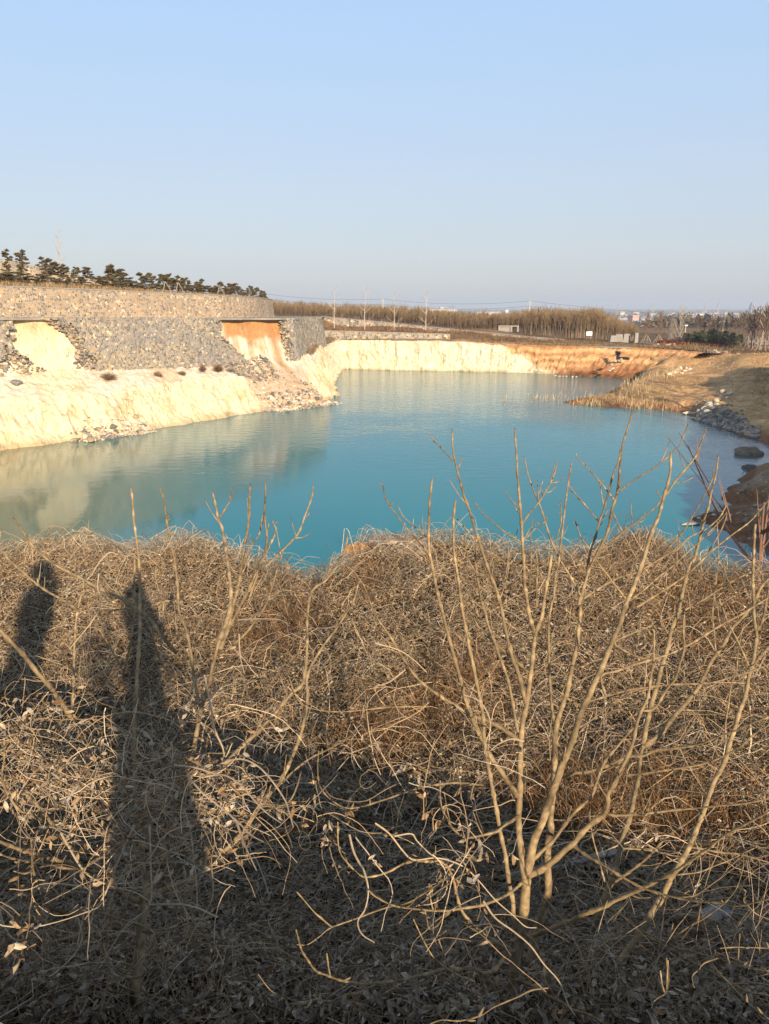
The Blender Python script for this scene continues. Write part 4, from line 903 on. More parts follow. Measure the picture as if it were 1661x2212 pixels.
# evergreens
def evergreen_proto(seed):
    r = np.random.default_rng(seed); V, F, C, n = [], [], [], 0; e = empty('evergreen_tree', (0, 0, -80), 'evergreen', 'evergreen'); T = Acc(); T.tube([(0, 0, -.05), (0, 0, .95)], [.03, .006], 5, (.15, .10, .07)); T.build('trunk', M['bark'], e)
    for w in range(190):
        z = r.uniform(.03, .97); Lb = .46 * (1 - z) ** .8 + .04; a = r.uniform(0, 6.28); Lb *= r.uniform(.6, 1.1)
        for q in range(9):
            g = r.uniform(.2, 1); c = np.array((math.cos(a) * Lb * g, math.sin(a) * Lb * g, z + .05 * g - .08 * g * g)); d = np.array((math.cos(a + r.uniform(-.9, .9)), math.sin(a + r.uniform(-.9, .9)), r.uniform(-.25, .35))); sd_ = np.cross(d, r.normal(size=3)); sd_ = sd_ / np.linalg.norm(sd_) * r.uniform(.012, .022); L = r.uniform(.06, .13)
            V += [c - sd_, c + sd_, c + d * L]; F.append((n, n + 1, n + 2)); n += 3; cc = np.array((.14, .14, .075)) * r.uniform(.55, 1.6); C += [cc, cc, cc]
    mk('crown', np.array(V), np.array(F), M['needle'], e, False, np.array(C)); return e
ev = [evergreen_proto(i) for i in (1, 2, 3)]
i = 0
for u in np.linspace(1476, 1596, 17):
    vb = np.interp(u, [1476, 1530, 1600], [742, 747, 751]) + rng.uniform(-4, 1); vt = np.interp(u, [1470, 1500, 1540, 1575, 1600], [720, 716, 712, 716, 726]) + rng.uniform(-4, 4); y = np.interp(u, [1470, 1600], [152, 141]) + rng.uniform(0, 8)
    p = Py(u, vb, y); h = Py(u, vt, p[1])[2] - p[2]; c = copy_tree(ev[i % 3], p, rng.uniform(0, 6), (h * 1.25, h * 1.25, h), 'bushy dark green conifer in the clump behind the garden wall'); c['group'] = 'conifers behind the garden wall'; i += 1
for k_, (u, vb, vt, y) in enumerate(((1085, 711, 692, 183), (1100, 711, 696, 182), (1111, 717, 700, 178), (1131, 710, 698, 184))):
    p = Py(u, vb, y); p[2] = float(far_z(p[0], p[1])); h = px_h(vb - vt, p); c = copy_tree(ev[k_ % 3], p, rng.uniform(0, 6), (h * .8, h * .8, h), 'small dark conifer standing in front of the poplar plantation'); c['group'] = 'conifers by the plantation'
for e in ev: remove_tree(e)
# red bed behind the garden wall
P = []
for _ in range(2600):
    u = rng.uniform(1424, 1490) if rng.random() < .8 else rng.uniform(1490, 1560); y = np.interp(u, [1424, 1600], [152, 139.5]) + rng.uniform(.4, 9) * (1 if u < 1490 else .3); d = ray(u, 740); x = d[0] / d[1] * y; P.append((x, y, float(far_z(x, y))))
blades('red_groundcover', np.array(P), np.full(len(P), .55), M['leaf'], width=.12, col0=(0.17, 0.018, 0.022), lean=.5)

# ---- poles, wires
def pole(u, vt, vb, y, lab, lean=0.0, rad=.13, arm=True):
    p = Py(u, vb, y); p[2] = min(p[2], float(far_z(p[0], p[1]))) if y > 150 else p[2]; h = Py(u, vt, p[1])[2] - p[2]
    e = empty('utility_pole', p, lab, 'utility pole'); A = Acc(); A.tube([(0, 0, -.2), (lean * h, 0, h)], [rad * 1.25, rad * .8], 8, (.55, .51, .45)); A.build('pole', M['paint'], e)
    if arm:
        B = Acc(); B.box((lean * h, 0, h - .35), (.55, .05, .05), 0.4, (.3, .28, .26)); B.build('crossarm', M['metal'], e)
    return p + np.array((lean * h, 0, h - .25))
w1 = pole(827, 645, 693, 210, 'pale concrete utility pole in front of the plantation, among the bare saplings')
w2 = pole(1141, 649, 700, 205, 'pale utility pole rising out of the middle of the poplar plantation', .02)
w3 = pole(1559, 673, 722, 172, 'leaning pale utility pole behind the dark evergreens', .06, .14)
w4 = pole(1479, 703, 728, 172, 'short pole with a white box on top beside the pale tree', 0, .1, False)
A = Acc(); A.box(w4 + np.array((0, 0, .25)), (.35, .2, .12), .3, (.75, .74, .7)); tag(A.build('floodlight', M['paint']), 'white box lamp on the short pole left of the evergreens', 'lamp')
def wire(a, b, sag, lab, r=.03):
    t = np.linspace(0, 1, 26)[:, None]; P = a * (1 - t) + b * t; P[:, 2] -= (4 * sag * t * (1 - t))[:, 0]
    A = Acc(); A.tube(P, r, 4); tag(A.build('power_line', M['wire']), lab, 'power line', 'power lines over the plantation')
wl = Py(560, 634, 230); wr = Py(1700, 689, 195)
for dz, nm in ((0.15, 'upper'), (-1.15, 'lower')):
    q = np.array((0, 0, dz)); wire(wl + q, w1 + q, .8, f'{nm} wire from the upper wall to the pole among the saplings'); wire(w1 + q, w2 + q, 1.0, f'{nm} wire between the two poles over the plantation'); wire(w2 + q, wr + q, .9, f'{nm} wire falling from the plantation pole towards the city')

# ---- debris by the far bank
def blockpile(name, lab, pts, m, cat):
    A = Acc()
    for c, h, rz in pts: 
        o0 = Acc(); A.box(c, h, rz, (.5, .46, .40), .9)
    o = A.build(name, m); tag(o, lab, cat); return o
p = Py(1318, 738, 168); pz = float(far_z(p[0], p[1]))
for (u, v, h, rz, lab) in ((1325, 737, (1.1, .4, .8), .3, 'left slab in the broken concrete heap by the plantation'), (1337, 735, (.9, .35, 1.0), -.2, 'middle slab in the broken concrete heap by the plantation'), (1352, 735, (.8, .5, 1.05), .1, 'upright squared slab right of the broken concrete heap')):
    q = Py(u, v, 160); q[2] = float(far_z(q[0], q[1])); A = Acc(); A.box(q + np.array((0, 0, h[2] * .6)), h, rz, (.5, .44, .36), .72); o = A.build('concrete_slab', M['concrete']); tag(o, lab, 'slab'); 
q = Py(1373, 739, 158); A = Acc(); A.box(q + np.array((0, 0, .8)), (.4, .3, 1.0), .2, (.5, .46, .4), .85); tag(A.build('gate_pillar', M['concrete']), 'short pale pillar at the left end of the garden wall', 'pillar')
q = Py(1098, 713, 178); q[2] = float(far_z(q[0], q[1])); e = empty('concrete_culvert', q, 'pale concrete headwall with two square openings by the plantation', 'culvert'); 
for nm, c, h in (('lintel', (0, 0, 1.25), (2.3, .3, .12)), ('pier', (-2.1, 0, .55), (.2, .3, .58)), ('pier', (0.6, 0, .55), (.2, .3, .58)), ('pier', (2.1, 0, .55), (.2, .3, .58)), ('panel', (-.75, .1, .55), (1.14, .1, .57))):
    A = Acc(); A.box(c, h); A.build(nm, M['concrete'], e)
q = Py(1272, 731, 163); q[2] = float(far_z(q[0], q[1])); e = empty('notice_board', q, 'small white notice board standing before the plantation trunks', 'sign'); A = Acc(); A.box((0, 0, 1.25), (.62, .04, .42), .1, (.78, .78, .76)); A.build('board', M['paint'], e)
for sx in (-.4, .4): A = Acc(); A.tube([(sx, .08, -.1), (sx, .08, 1.0)], .04, 5, (.4, .38, .35)); A.build('leg', M['paint'], e)
q = Py(1322, 757, 139.5); A = Acc(); A.box((q[0] + .6, q[1] + .6, 4.86), (2.6, .9, .10), -.42, (.5, .45, .38)); tag(A.build('concrete_slab', M['concrete']), 'long flat concrete slab overhanging the ochre bank', 'slab')
# black log and uprooted stump
q = Py(1345, 776, 134.2); A = Acc(); A.tube(smooth_path([q + np.array((-.6, .2, .2)), q + np.array((0, 0, .18)), q + np.array((1.1, -.2, .1))]), [.22] * 6 + [.25] * 5 + [.22, .14], 8) ; o = A.build('log', M['black'], None, True); tag(o, 'black rotten log lying on the ochre ledge', 'log')
P = []
n = 70; t = np.linspace(0, 1, 6); a = rng.uniform(0, 6.28, n); d = np.stack([np.cos(a) * rng.uniform(.15, .7, n), np.sin(a) * .4, rng.uniform(-.4, .5, n)], 1)
c0 = q + np.array((-.7, .3, .95)); P = c0 + d[:, None] * t[None, :, None] + rng.normal(0, .1, (n, 6, 3)) * t[None, :, None]; V, F = tubes(P, np.broadcast_to(.07 * (1 - .8 * t), (n, 6)), 4); e = empty('tree_stump', c0, 'black uprooted stump with tangled roots above the black log', 'stump')
o = mk('roots', V, F, M['black']); par(o, e); A = Acc(); A.tube([q + np.array((-.8, .3, -.1)), q + np.array((-.8, .3, .5)), c0], [.26, .24, .28], 8); par(A.build('trunk', M['black']), e)
for i, (u, v, s) in enumerate(((1320, 797, .5), (1318, 790, .45), (1313, 801, .42), (1332, 780, .4), (1338, 777, .5), (1326, 781, .35))): rock(Py(u, v, 132.5 - i * .1) + np.array((0, -.9, .1)), s, 'white stone lying on the red brown slope below the stump', 'white stones on the red slope', 'pale')
for i, (u, v, s) in enumerate(((1200, 812, .45), (1208, 813, .5), (1216, 813, .4), (1223, 813, .5), (1236, 813.5, .4), (1245, 814, .35))): rock(Pz(u, v, .1), s * .8, 'white stone at the waterline of the red bank', 'white stones at the waterline', 'pale')
pts, sz = [], []
for i in range(46):
    u = rng.uniform(1490, 1535) if i < 30 else rng.uniform(1530, 1570); v = np.interp(u, [1490, 1535, 1570], [751, 763, 769]) + rng.uniform(-4, 3); q = hit(u, v, fz, 128, 175)
    rock(q + np.array((0, 0, .15)), rng.uniform(.25, .6), 'broken pale stone in the scatter between the garden wall and the track', 'stones below the garden wall', 'mix')
for i in range(16):
    q = hit(rng.uniform(1410, 1470), rng.uniform(744, 750), fz, 128, 175); rock(q + np.array((0, 0, .1)), rng.uniform(.25, .5), 'pale stone in the strip below the left part of the garden wall', 'stones under the garden wall', 'pale')

# ---- boulders, reeds and stones of the spit
bz = lambda x, y: bank_z(x, y)
_bi = BVHTree.FromPolygons([tuple(v) for v in np.stack([BX, BY, BZ], -1).reshape(-1, 3)], [tuple(int(q) for q in f) for f in grid_faces(len(by), len(bx))])
def on_bank(u, v):
    d = Vector(ray(u, v)).normalized(); h = _bi.ray_cast(Vector((0, 0, CAMZ)) + d * 25, d)
    p = np.array(h[0][:]) if h[0] is not None else Pz(u, v, 0); 
    if p[2] < 0: p = Pz(u, v, 0)
    return p
bl = [(1532, 876, .9), (1545, 868, .8), (1520, 884, .75), (1508, 893, .8), (1556, 858, .8), (1562, 848, .7), (1575, 852, .7), (1571, 862, .6), (1540, 884, .7), (1528, 892, .7), (1550, 876, .5), (1516, 896, .5), (1536, 880, .5), (1526, 888, .45), (1567, 855, .45), (1512, 890, .45)]
for u, v, s in bl: rock(on_bank(u, v) + np.array((0, 0, .1)), s * .66, 'big pale sunlit boulder along the top of the stone pile on the right bank', 'pale boulders on the right bank', 'pale', 'boulder', 'boulder')
gl = [(1524, 908, .9), (1536, 899, .85), (1546, 904, .9), (1558, 897, .8), (1566, 904, .8), (1556, 910, .9), (1541, 913, 1.0), (1575, 897, .7), (1570, 890, .7), (1584, 903, .7), (1590, 894, .6), (1556, 918, .7), (1580, 912, .6), (1594, 910, .6), (1514, 903, .7), (1528, 915, .8)] + [(rng.uniform(1520, 1605), 0, rng.uniform(.4, .7)) for _ in range(34)]
gl = [(u, v if v else float(np.interp(u, [1500, 1560, 1620], [903, 918, 938]) - rng.uniform(2, 26)), s) for u, v, s in gl]
for u, v, s in gl: rock(on_bank(u, v) + np.array((0, 0, .08)), s * .62, 'large grey shaded boulder at the water side of the stone pile', 'grey boulders on the right bank', 'grey', 'boulder', 'boulder')
for u, v, s in ((1482, 893, .45), (1489, 892, .5), (1496, 893, .4), (1502, 894, .4), (1496, 903, .35), (1503, 905, .3), (1492, 888, .4), (1510, 906, .35)): rock(Pz(u, v, .12), s, 'low pale stone just off the tip of the boulder pile', 'stones off the boulder pile', 'pale')
pts, sz = [], []
for _ in range(1300):
    u = rng.uniform(1505, 1640); v = np.interp(u, [1500, 1560, 1632], [905, 924, 946]) - abs(rng.normal(0, 1)) * np.interp(u, [1505, 1560, 1632], [14, 24, 10]) ; q = on_bank(u, v); pts.append(q + np.array((0, 0, .03))); sz.append(rng.uniform(.12, .34))
rock_mass('rubble', pts, sz, M['rock'], None, [tuple(np.array(c) * 1.35) for c in GREYS] + PALES[3:4], ICO1, 'stuff')
pts, sz = [], []
for _ in range(420):
    u = rng.uniform(1300, 1650); v = rng.uniform(778, 885); q = on_bank(u, v)
    if q[2] > .2: pts.append(q); sz.append(rng.uniform(.05, .16))
for _ in range(260):
    u = rng.uniform(1470, 1661); v = rng.uniform(1015, 1200); q = on_bank(u, v)
    if q[2] > .1: pts.append(q); sz.append(rng.uniform(.03, .14))
rock_mass('gravel', pts, sz, M['rock'], None, PALES + GREYS[:4], ICO1, 'stuff')
for u, v, s in ((1468, 797, .6), (1462, 801, .5), (1479, 803, .5), (1455, 806, .45), (1490, 800, .5), (1445, 810, .4), (1472, 808, .4), (1481, 797, .45)): rock(on_bank(u, v) + np.array((0, 0, .15)), s, 'pale stone at the grassy corner where the cove meets the track', 'stones at the corner of the cove', 'pale')
for i, (u, v, s) in enumerate(((1535, 1108, .32), (1548, 1102, .28), (1520, 1112, .26), (1527, 1104, .28), (1512, 1116, .25), (1555, 1107, .22), (1542, 1115, .2), (1560, 1096, .3), (1508, 1122, .2), (1497, 1118, .2))): rock(on_bank(u, v) + np.array((0, 0, .08)), s * .9, 'sunlit white stone on the small spit of the near right bank', 'white stones on the near spit', 'pale')
rock(Pz(1492, 1132, .06), .42, 'long white stone alone in the brown shallows by the near spit', None, 'pale').scale = (.75, .28, .14)
for u, v, s in ((1640, 1150, .5), (1652, 1146, .4), (1610, 1128, .35), (1632, 1095, .3), (1601, 1062, .3), (1655, 1170, .5)): rock(on_bank(u, v) + np.array((0, 0, .08)), s * .8, 'grey stone half sunk in the dark mud of the near right bank', 'stones in the dark mud', 'grey')
# mud island
mv = ICO3[0] * (1 + .22 * fbm(ICO3[0][:, 0] * 1.3, ICO3[0][:, 1] * 1.3, ICO3[0][:, 2] * 1.3, 77, 4))[:, None]; V = mv * np.array((1.05, 1.1, .55)); V += .08 * fbm(V[:, 0] * 2, V[:, 1] * 2, V[:, 2] * 2, 5, 4)[:, None]
o = mk('mud_island', V, ICO3[1], M['earth'], None, True, np.array((.25, .19, .14))); o.location = Pz(1616, 980, .0); o.rotation_euler = (0, 0, -.6); tag(o, 'dark hump of mud standing alone in the water off the right bank', 'mud island')
mv = ICO3[0] * (1 + .25 * fbm(ICO3[0][:, 0] * 1.3, ICO3[0][:, 1] * 1.3, ICO3[0][:, 2] * 1.3, 78, 4))[:, None]; V = mv * np.array((.55, .6, .28)); o = mk('mud_island', V, ICO3[1], M['earth'], None, True, np.array((.17, .14, .115))); o.location = Pz(1619, 1012, .0); tag(o, 'small flat mud islet beside the near right bank', 'mud island')
# reeds
P, H = [], []
for _ in range(520): u = rng.uniform(1085, 1262); v = np.interp(u, [1085, 1160, 1262], [868, 864, 862]) + rng.normal(0, 5); P.append(Pz(u, v, -.02)); H.append(rng.uniform(.25, .9))
for _ in range(900): u = rng.uniform(1225, 1405); v = np.interp(u, [1225, 1300, 1405], [866, 862, 845]) + rng.normal(0, 8); q = on_bank(u, v); P.append(q - np.array((0, 0, .03))); H.append(rng.uniform(.5, 1.5))
for _ in range(700): u = rng.uniform(1250, 1470); v = np.interp(u, [1250, 1300, 1470], [875, 879, 889]) + rng.uniform(-12, 1); P.append(on_bank(u, v) - np.array((0, 0, .03))); H.append(rng.uniform(.4, 1.2))
for _ in range(900): u = rng.uniform(1340, 1470); v = np.interp(u, [1340, 1400, 1470], [838, 822, 800]) + rng.normal(0, 6); P.append(on_bank(u, v) - np.array((0, 0, .03))); H.append(rng.uniform(.5, 1.3))
cl = rng.random(len(P)) < np.clip(.30 + .7 * fbm(np.array(P)[:, 0] * .5, np.array(P)[:, 1] * .5, 0, 17, 3), .08, .9)
blades('reeds', np.array(P)[cl], np.array(H)[cl], M['twig'], width=.028, col0=(0.50, 0.39, 0.23), lean=.16, var=.2)
P = []
for _ in range(1300): u = rng.uniform(1260, 1440); v = rng.uniform(838, 878); P.append(on_bank(u, v))
for _ in range(700): u = rng.uniform(1625, 1661); v = rng.uniform(760, 880); P.append(on_bank(u, v))
for _ in range(500): u = rng.uniform(1440, 1600); v = rng.uniform(762, 776); P.append(on_bank(u, v))
P = np.array(P); P = P[P[:, 2] > .15]
blades('dry_grass', P, np.full(len(P), .38), M['twig'], width=.025, col0=(0.38, 0.27, 0.135), lean=.6)
P = np.array([on_bank(rng.uniform(1600, 1661), rng.uniform(1010, 1200)) for _ in range(500)]); blades('dry_grass', P, np.full(len(P), .28), M['twig'], width=.012, col0=(0.40, 0.30, 0.19), lean=.7)
# trees on the hill right of the frame, whose shade falls on the bank
for i, (x, y, h) in enumerate(((50, 66, 7), (47, 57, 8), (51.5, 70, 6), (44, 48, 8), (49, 61, 6))):
    bare_tree('bare_tree', (x, y, float(bank_z(x, y))), h, 'bare tree on the bank beyond the right edge, casting shade on the track', 'tree', 'trees on the bank beyond the frame', 300 + i, .26, 22, .25, (.25, .19, .14), .022, 10)

# ---- the plain: houses, sheds, pylons, tree belts
def house(u, vt, vb, y, wpx, col, roof, lab, grp=None, name='house', cat='house', flat=False, depth=None, win=0, roofh=.3):
    p = Py(u, vb, y); gz_ = float(far_z(p[0], p[1])); h = Py(u, vt, y)[2] - gz_; wd = wpx * 769 / 1661 * (y * C15) / FPX; dp = depth or max(6, wd * .5)
    e = empty(name, (p[0], y, gz_), lab, cat, grp, rng.uniform(-.12, .12)); A = Acc(); hh = h if flat else h * (1 - roofh); A.box((0, 0, hh / 2), (wd / 2, dp / 2, hh / 2), 0, col); A.build('wall', M['paint'], e)
    B = Acc()
    if flat: B.box((0, 0, hh + .25), (wd / 2 + .3, dp / 2 + .3, .25), 0, roof)
    else:
        x, d, b = wd / 2 + .5, dp / 2 + .5, hh; V = np.array([(-x, -d, b), (x, -d, b), (x, d, b), (-x, d, b), (-x, 0, h), (x, 0, h)]); B.add(V[[0, 1, 5, 4]], np.array([(0, 1, 2, 3)]), roof); B.add(V[[2, 3, 4, 5]], np.array([(0, 1, 2, 3)]), roof); B.add(V[[0, 4, 3]], np.array([(0, 1, 2)]), roof); B.add(V[[1, 2, 5]], np.array([(0, 1, 2)]), roof)
    B.build('roof', M['paint'], e)
    for q in range(win):
        Wn = Acc(); Wn.box((wd * ((q + .5) / win - .5), -dp / 2 - .03, hh * .45), (wd / win * .28, .05, hh * .16), 0, (.06, .07, .09)); Wn.build('window', M['paint'], e)
    return e
WH = (.56, .55, .53)
house(1367, 682, 697, 900, 14, (.62, .36, .32), (.66, .46, .42), 'pink three storey building standing out on the plain', None, 'building', 'building', True, 14, 6)
house(1376, 693, 698, 850, 13, WH, (.78, .77, .75), 'small white shed right of the pink building', None, 'shed', 'shed', True, 8, 0)
house(1496, 689, 701, 800, 14, (.5, .5, .5), (.62, .63, .65), 'grey hall with a large pale roof left of the billboard', None, 'shed', 'shed', False, 40, 0, .55)
for (u, vt, vb, y, w, lab) in ((957, 668, 676, 1150, 62, 'long white shed on the horizon above the poplars, right of the fourth sapling'), (954, 664.5, 671, 1250, 9, 'small white block rising over the long white shed'), (1055, 674.5, 684, 800, 50, 'long cream shed just above the poplar tops near the centre'), (1123, 676, 684, 820, 26, 'low white building left of the plantation pole')):
    house(u, vt, vb, y, w, WH, (.60, .59, .57), lab, None, 'shed', 'shed', True, 30, 8 if w > 40 else 3)
house(1108, 674, 684, 790, 20, WH, (.22, .23, .25), 'white house with a dark grey roof above the poplars', None, 'house', 'house', False, 12, 4, .5)
house(1094, 670, 676, 1300, 6, (.8, .8, .79), (.8, .8, .79), 'tiny white block on the horizon above the dark roofed house', None, 'building', 'building', True, 8, 0)
q = Py(1518, 696, 760); e = empty('billboard', (q[0], q[1], float(far_z(q[0], q[1]))), 'cream yellow billboard on the plain behind the evergreens', 'billboard'); hb = Py(1518, 690.5, 760)[2] - e.location[2]; hb2 = Py(1518, 683.5, 760)[2] - e.location[2]; A = Acc(); wdb = 11 * .463 * 760 * C15 / FPX / 2
A.box((0, 0, (hb + hb2) / 2), (wdb, .3, (hb2 - hb) / 2), 0, (.72, .62, .36)); A.build('board', M['paint'], e)
A = Acc(); A.box((0, -.33, (hb + hb2) / 2), (wdb, .03, (hb2 - hb) * .035), 0, (.5, .42, .3)); A.build('divider', M['paint'], e)
for sx in (-.6, .6): A = Acc(); A.tube([(sx * wdb, 0, 0), (sx * wdb, 0, hb)], .3, 6, (.4, .4, .4)); A.build('leg', M['paint'], e)
walls_ = [(.70, .69, .67), (.62, .58, .52), (.55, .50, .46), (.72, .70, .66), (.50, .46, .44)]; roofs_ = [(.30, .17, .13), (.36, .32, .30), (.45, .26, .20), (.50, .50, .52), (.25, .24, .25)]
for i in range(150):
    y = float(rng.choice([rng.uniform(520, 900), rng.uniform(900, 1600), rng.uniform(1600, 2600)])); u = rng.uniform(1340, 1700) if rng.random() < .75 else rng.uniform(700, 1340)
    d = ray(u, 690); x = d[0] / d[1] * y; p = np.array((x, y, float(far_z(x, y)))); hgt = rng.uniform(3.5, 7.5) if rng.random() < .85 else rng.uniform(8, 14); wd = rng.uniform(8, 22)
    if u < 1340 and y < 1000: continue
    e = Acc(); e.box((0, 0, hgt * .36), (wd / 2, 5, hgt * .36), 0, walls_[i % 5]); c = roofs_[rng.integers(0, 5)]; b = hgt * .72
    V = np.array([(-wd / 2 - .4, -5.5, b), (wd / 2 + .4, -5.5, b), (wd / 2 + .4, 5.5, b), (-wd / 2 - .4, 5.5, b), (-wd / 2 - .4, 0, hgt), (wd / 2 + .4, 0, hgt)]); e.add(V, np.array([(0, 1, 5, 4), (2, 3, 4, 5)]), c); e.add(V, np.array([(0, 4, 3), (1, 2, 5)]), c)
    o = e.build('house', M['paint']); o.location = p; o.rotation_euler = (0, 0, rng.uniform(-.5, .5)); tag(o, 'small pale house with a dull roof scattered in the hazy village on the plain', 'house', 'village houses on the plain')
def pylon(u, vt, y, lab, solid=False):
    p = Py(u, 675, y); p[2] = float(far_z(p[0], p[1])); h = Py(u, vt, y)[2] - p[2]; A = Acc(); b = h * .11
    lv = np.linspace(0, 1, 8)
    for sx, sy in ((-1, -1), (1, -1), (1, 1), (-1, 1)): A.tube([(sx * b, sy * b, 0), (sx * b * .28, sy * b * .28, h * .6), (sx * b * .16, sy * b * .16, h)], [h * .008] * 3, 4)
    w = lambda f: b * np.interp(f, [0, .6, 1], [1, .28, .16])
    for i in range(7):
        a0, a1 = w(lv[i]), w(lv[i + 1])
        for sy in (-1, 1): A.tube([(-a0, sy * a0, lv[i] * h), (a1, sy * a1, lv[i + 1] * h)], h * .005, 3); A.tube([(a0, sy * a0, lv[i] * h), (-a1, sy * a1, lv[i + 1] * h)], h * .005, 3)
    if not solid:
        for f, L in ((.70, .20), (.83, .16), (.95, .12)): A.tube([(-L * h, 0, f * h), (L * h, 0, f * h)], h * .007, 4); A.tube([(-L * h, 0, f * h), (0, 0, f * h + .05 * h)], h * .005, 3); A.tube([(L * h, 0, f * h), (0, 0, f * h + .05 * h)], h * .005, 3)
    o = A.build('pylon', M['metal']); o.location = p; tag(o, lab, 'pylon', 'pylons on the plain')
for u, vt, y, lab in ((1409, 655, 1700, 'lattice pylon above the left columnar trees'), (1523, 654, 1600, 'lattice pylon above the billboard'), (1657, 650, 1500, 'lattice pylon by the right photo edge'), (1334, 656, 2000, 'faint lattice pylon above the pink building'), (1264, 657, 2200, 'faint lattice pylon over the thick part of the plantation'), (1209, 657, 2300, 'faintest lattice pylon, left over the plantation'), (1483, 662, 1900, 'low lattice pylon behind the pale tree')): pylon(u, vt, y, lab)
pylon(1550, 652, 1300, 'slim lattice mast without arms right of the billboard', True)
q = Py(1624, 676, 2600); A = Acc(); zg_ = float(far_z(q[0], q[1])); hq = Py(1624, 653, 2600)[2] - zg_
for i, (a, b, c) in enumerate(((0, .5, 22), (.5, .8, 19), (.8, 1.0, 13))): A.box((0, 0, hq * (a + b) / 2), (c * .38, c * .4, hq * (b - a) / 2), 0, (.26, .27, .29))
o = A.build('tower_block', M['paint']); o.location = (q[0], q[1], zg_); tag(o, 'faint tall tower block in the haze near the right edge', 'tower')
# belts of far trees
A = []; n = 5200; P = []
for _ in range(n):
    y = float(np.exp(rng.uniform(math.log(300), math.log(3800)))); u = rng.uniform(560, 1760)
    if y < 420 and u < 1400: continue
    d = ray(u, 690); x = d[0] / d[1] * y
    if fbm(x * .012, y * .02, 0, 99, 3) < -.05: continue
    P.append((x, y, float(far_z(x, y))))
P = np.array(P); k = len(P); N_ = 14
c = np.repeat(P, N_, 0); sc = np.repeat(rng.uniform(2.2, 5.5, k) * np.interp(P[:, 1], [300, 3000], [.8, 1.5]), N_)
ctr = c + np.stack([rng.normal(0, .8, k * N_) * sc, rng.normal(0, .6, k * N_) * sc, rng.uniform(.1, 1.0, k * N_) * sc], 1)
a = rng.normal(size=(k * N_, 3, 3)) * (sc * .30)[:, None, None]; V = (ctr[:, None] + a).reshape(-1, 3); C = np.repeat(np.array((.13, .105, .075)) * rng.uniform(.6, 1.4, (k, 1)), N_ * 3, 0)
o = mk('far_treeline', V, np.arange(len(V)).reshape(-1, 3), M['twig'], None, False, C); tag(o, kind='stuff')

# ================================================================ the near bank: trees traced from the photograph, each given its own depth
CR = {'A1': (810, 885.6, .2601), 'A2': (1229, 885.6, .2601), 'A3': (810, 1296, .2601), 'A4': (1229, 1296, .2601), 'A5': (810, 1725.8, .2601), 'A6': (1229, 1725.8, .2601),
      'L1': (0, 1026, .4538), 'L2': (378, 1026, .4538), 'L3': (0, 1458, .4538), 'L4': (378, 1458, .4538), 'L5': (0, 1782, .4538), 'L6': (378, 1782, .4538)}
def parse(spec):
    c = None; out = []
    for tok in spec.split():
        if tok in CR: c = CR[tok]
        else: x, y = tok.split(','); out.append((c[0] + float(x) * c[2], c[1] + float(y) * c[2]))
    return np.array(out)
def limb(P, rad, A, col, r, node=True, sides=8):
    """tube with swollen nodes and slight kinks, like the photographed stems"""
    L = np.concatenate([[0], np.cumsum(np.linalg.norm(np.diff(P, axis=0), axis=1))]); n = max(6, int(L[-1] / .013)); t = np.linspace(0, L[-1], n)
    Q = np.stack([np.interp(t, L, P[:, k]) for k in range(3)], 1); rr = np.interp(t, L, rad)
    pos = r.uniform(.02, .06); ring = np.zeros(n)
    while node and pos < L[-1]:
        w = .008 + rr[min(n - 1, int(pos / L[-1] * n))] * .5; g = np.exp(-((t - pos) / w) ** 2); rr = rr * (1 + g * r.uniform(.3, .65) * np.clip((.0065 / rr) ** 1.6, .03, 1)); pos += r.uniform(.045, .10)
        ring = ring + g
    kink = np.stack([fbm(t * 9, k * 7.7, 0, int(r.integers(0, 999)), 2) for k in range(3)], 1) * np.minimum(.003, rr[:, None] * .35); Q = Q + kink
    rr = rr * (1 + .06 * fbm(t * 40, 0, 0, int(r.integers(0, 999)), 2))
    V, F = tubes(Q[None], rr[None], sides, cap=True)
    bl = fbm(V[:, 0] * 30, V[:, 1] * 30, V[:, 2] * 12, 3, 3)[:, None]
    c = np.array(col) * (1 + .42 * bl + .30 * fbm(V[:, 0] * 160, V[:, 1] * 160, V[:, 2] * 18, 5, 3)[:, None]); c = c * (1 + .35 * np.repeat(np.clip(ring, 0, 1), sides)[:, None] * np.clip(1.3 - np.repeat(rr, sides)[:, None] / .02, 0, 1)); thick = np.repeat(np.clip((rr - .008) / .010, 0, 1), sides)[:, None]
    dark = np.clip(fbm(V[:, 0] * 22, V[:, 1] * 22, V[:, 2] * 9, 8, 3)[:, None] * 2.6 - .75, 0, 1) * thick; c = c * (1 - .72 * dark)
    for f in F: (A.F3 if f.shape[1] == 3 else A.F4).append(f + A.n)
    A.V.append(V); A.n += len(V); A.C.append(np.clip(c, .01, .8))
    return Q
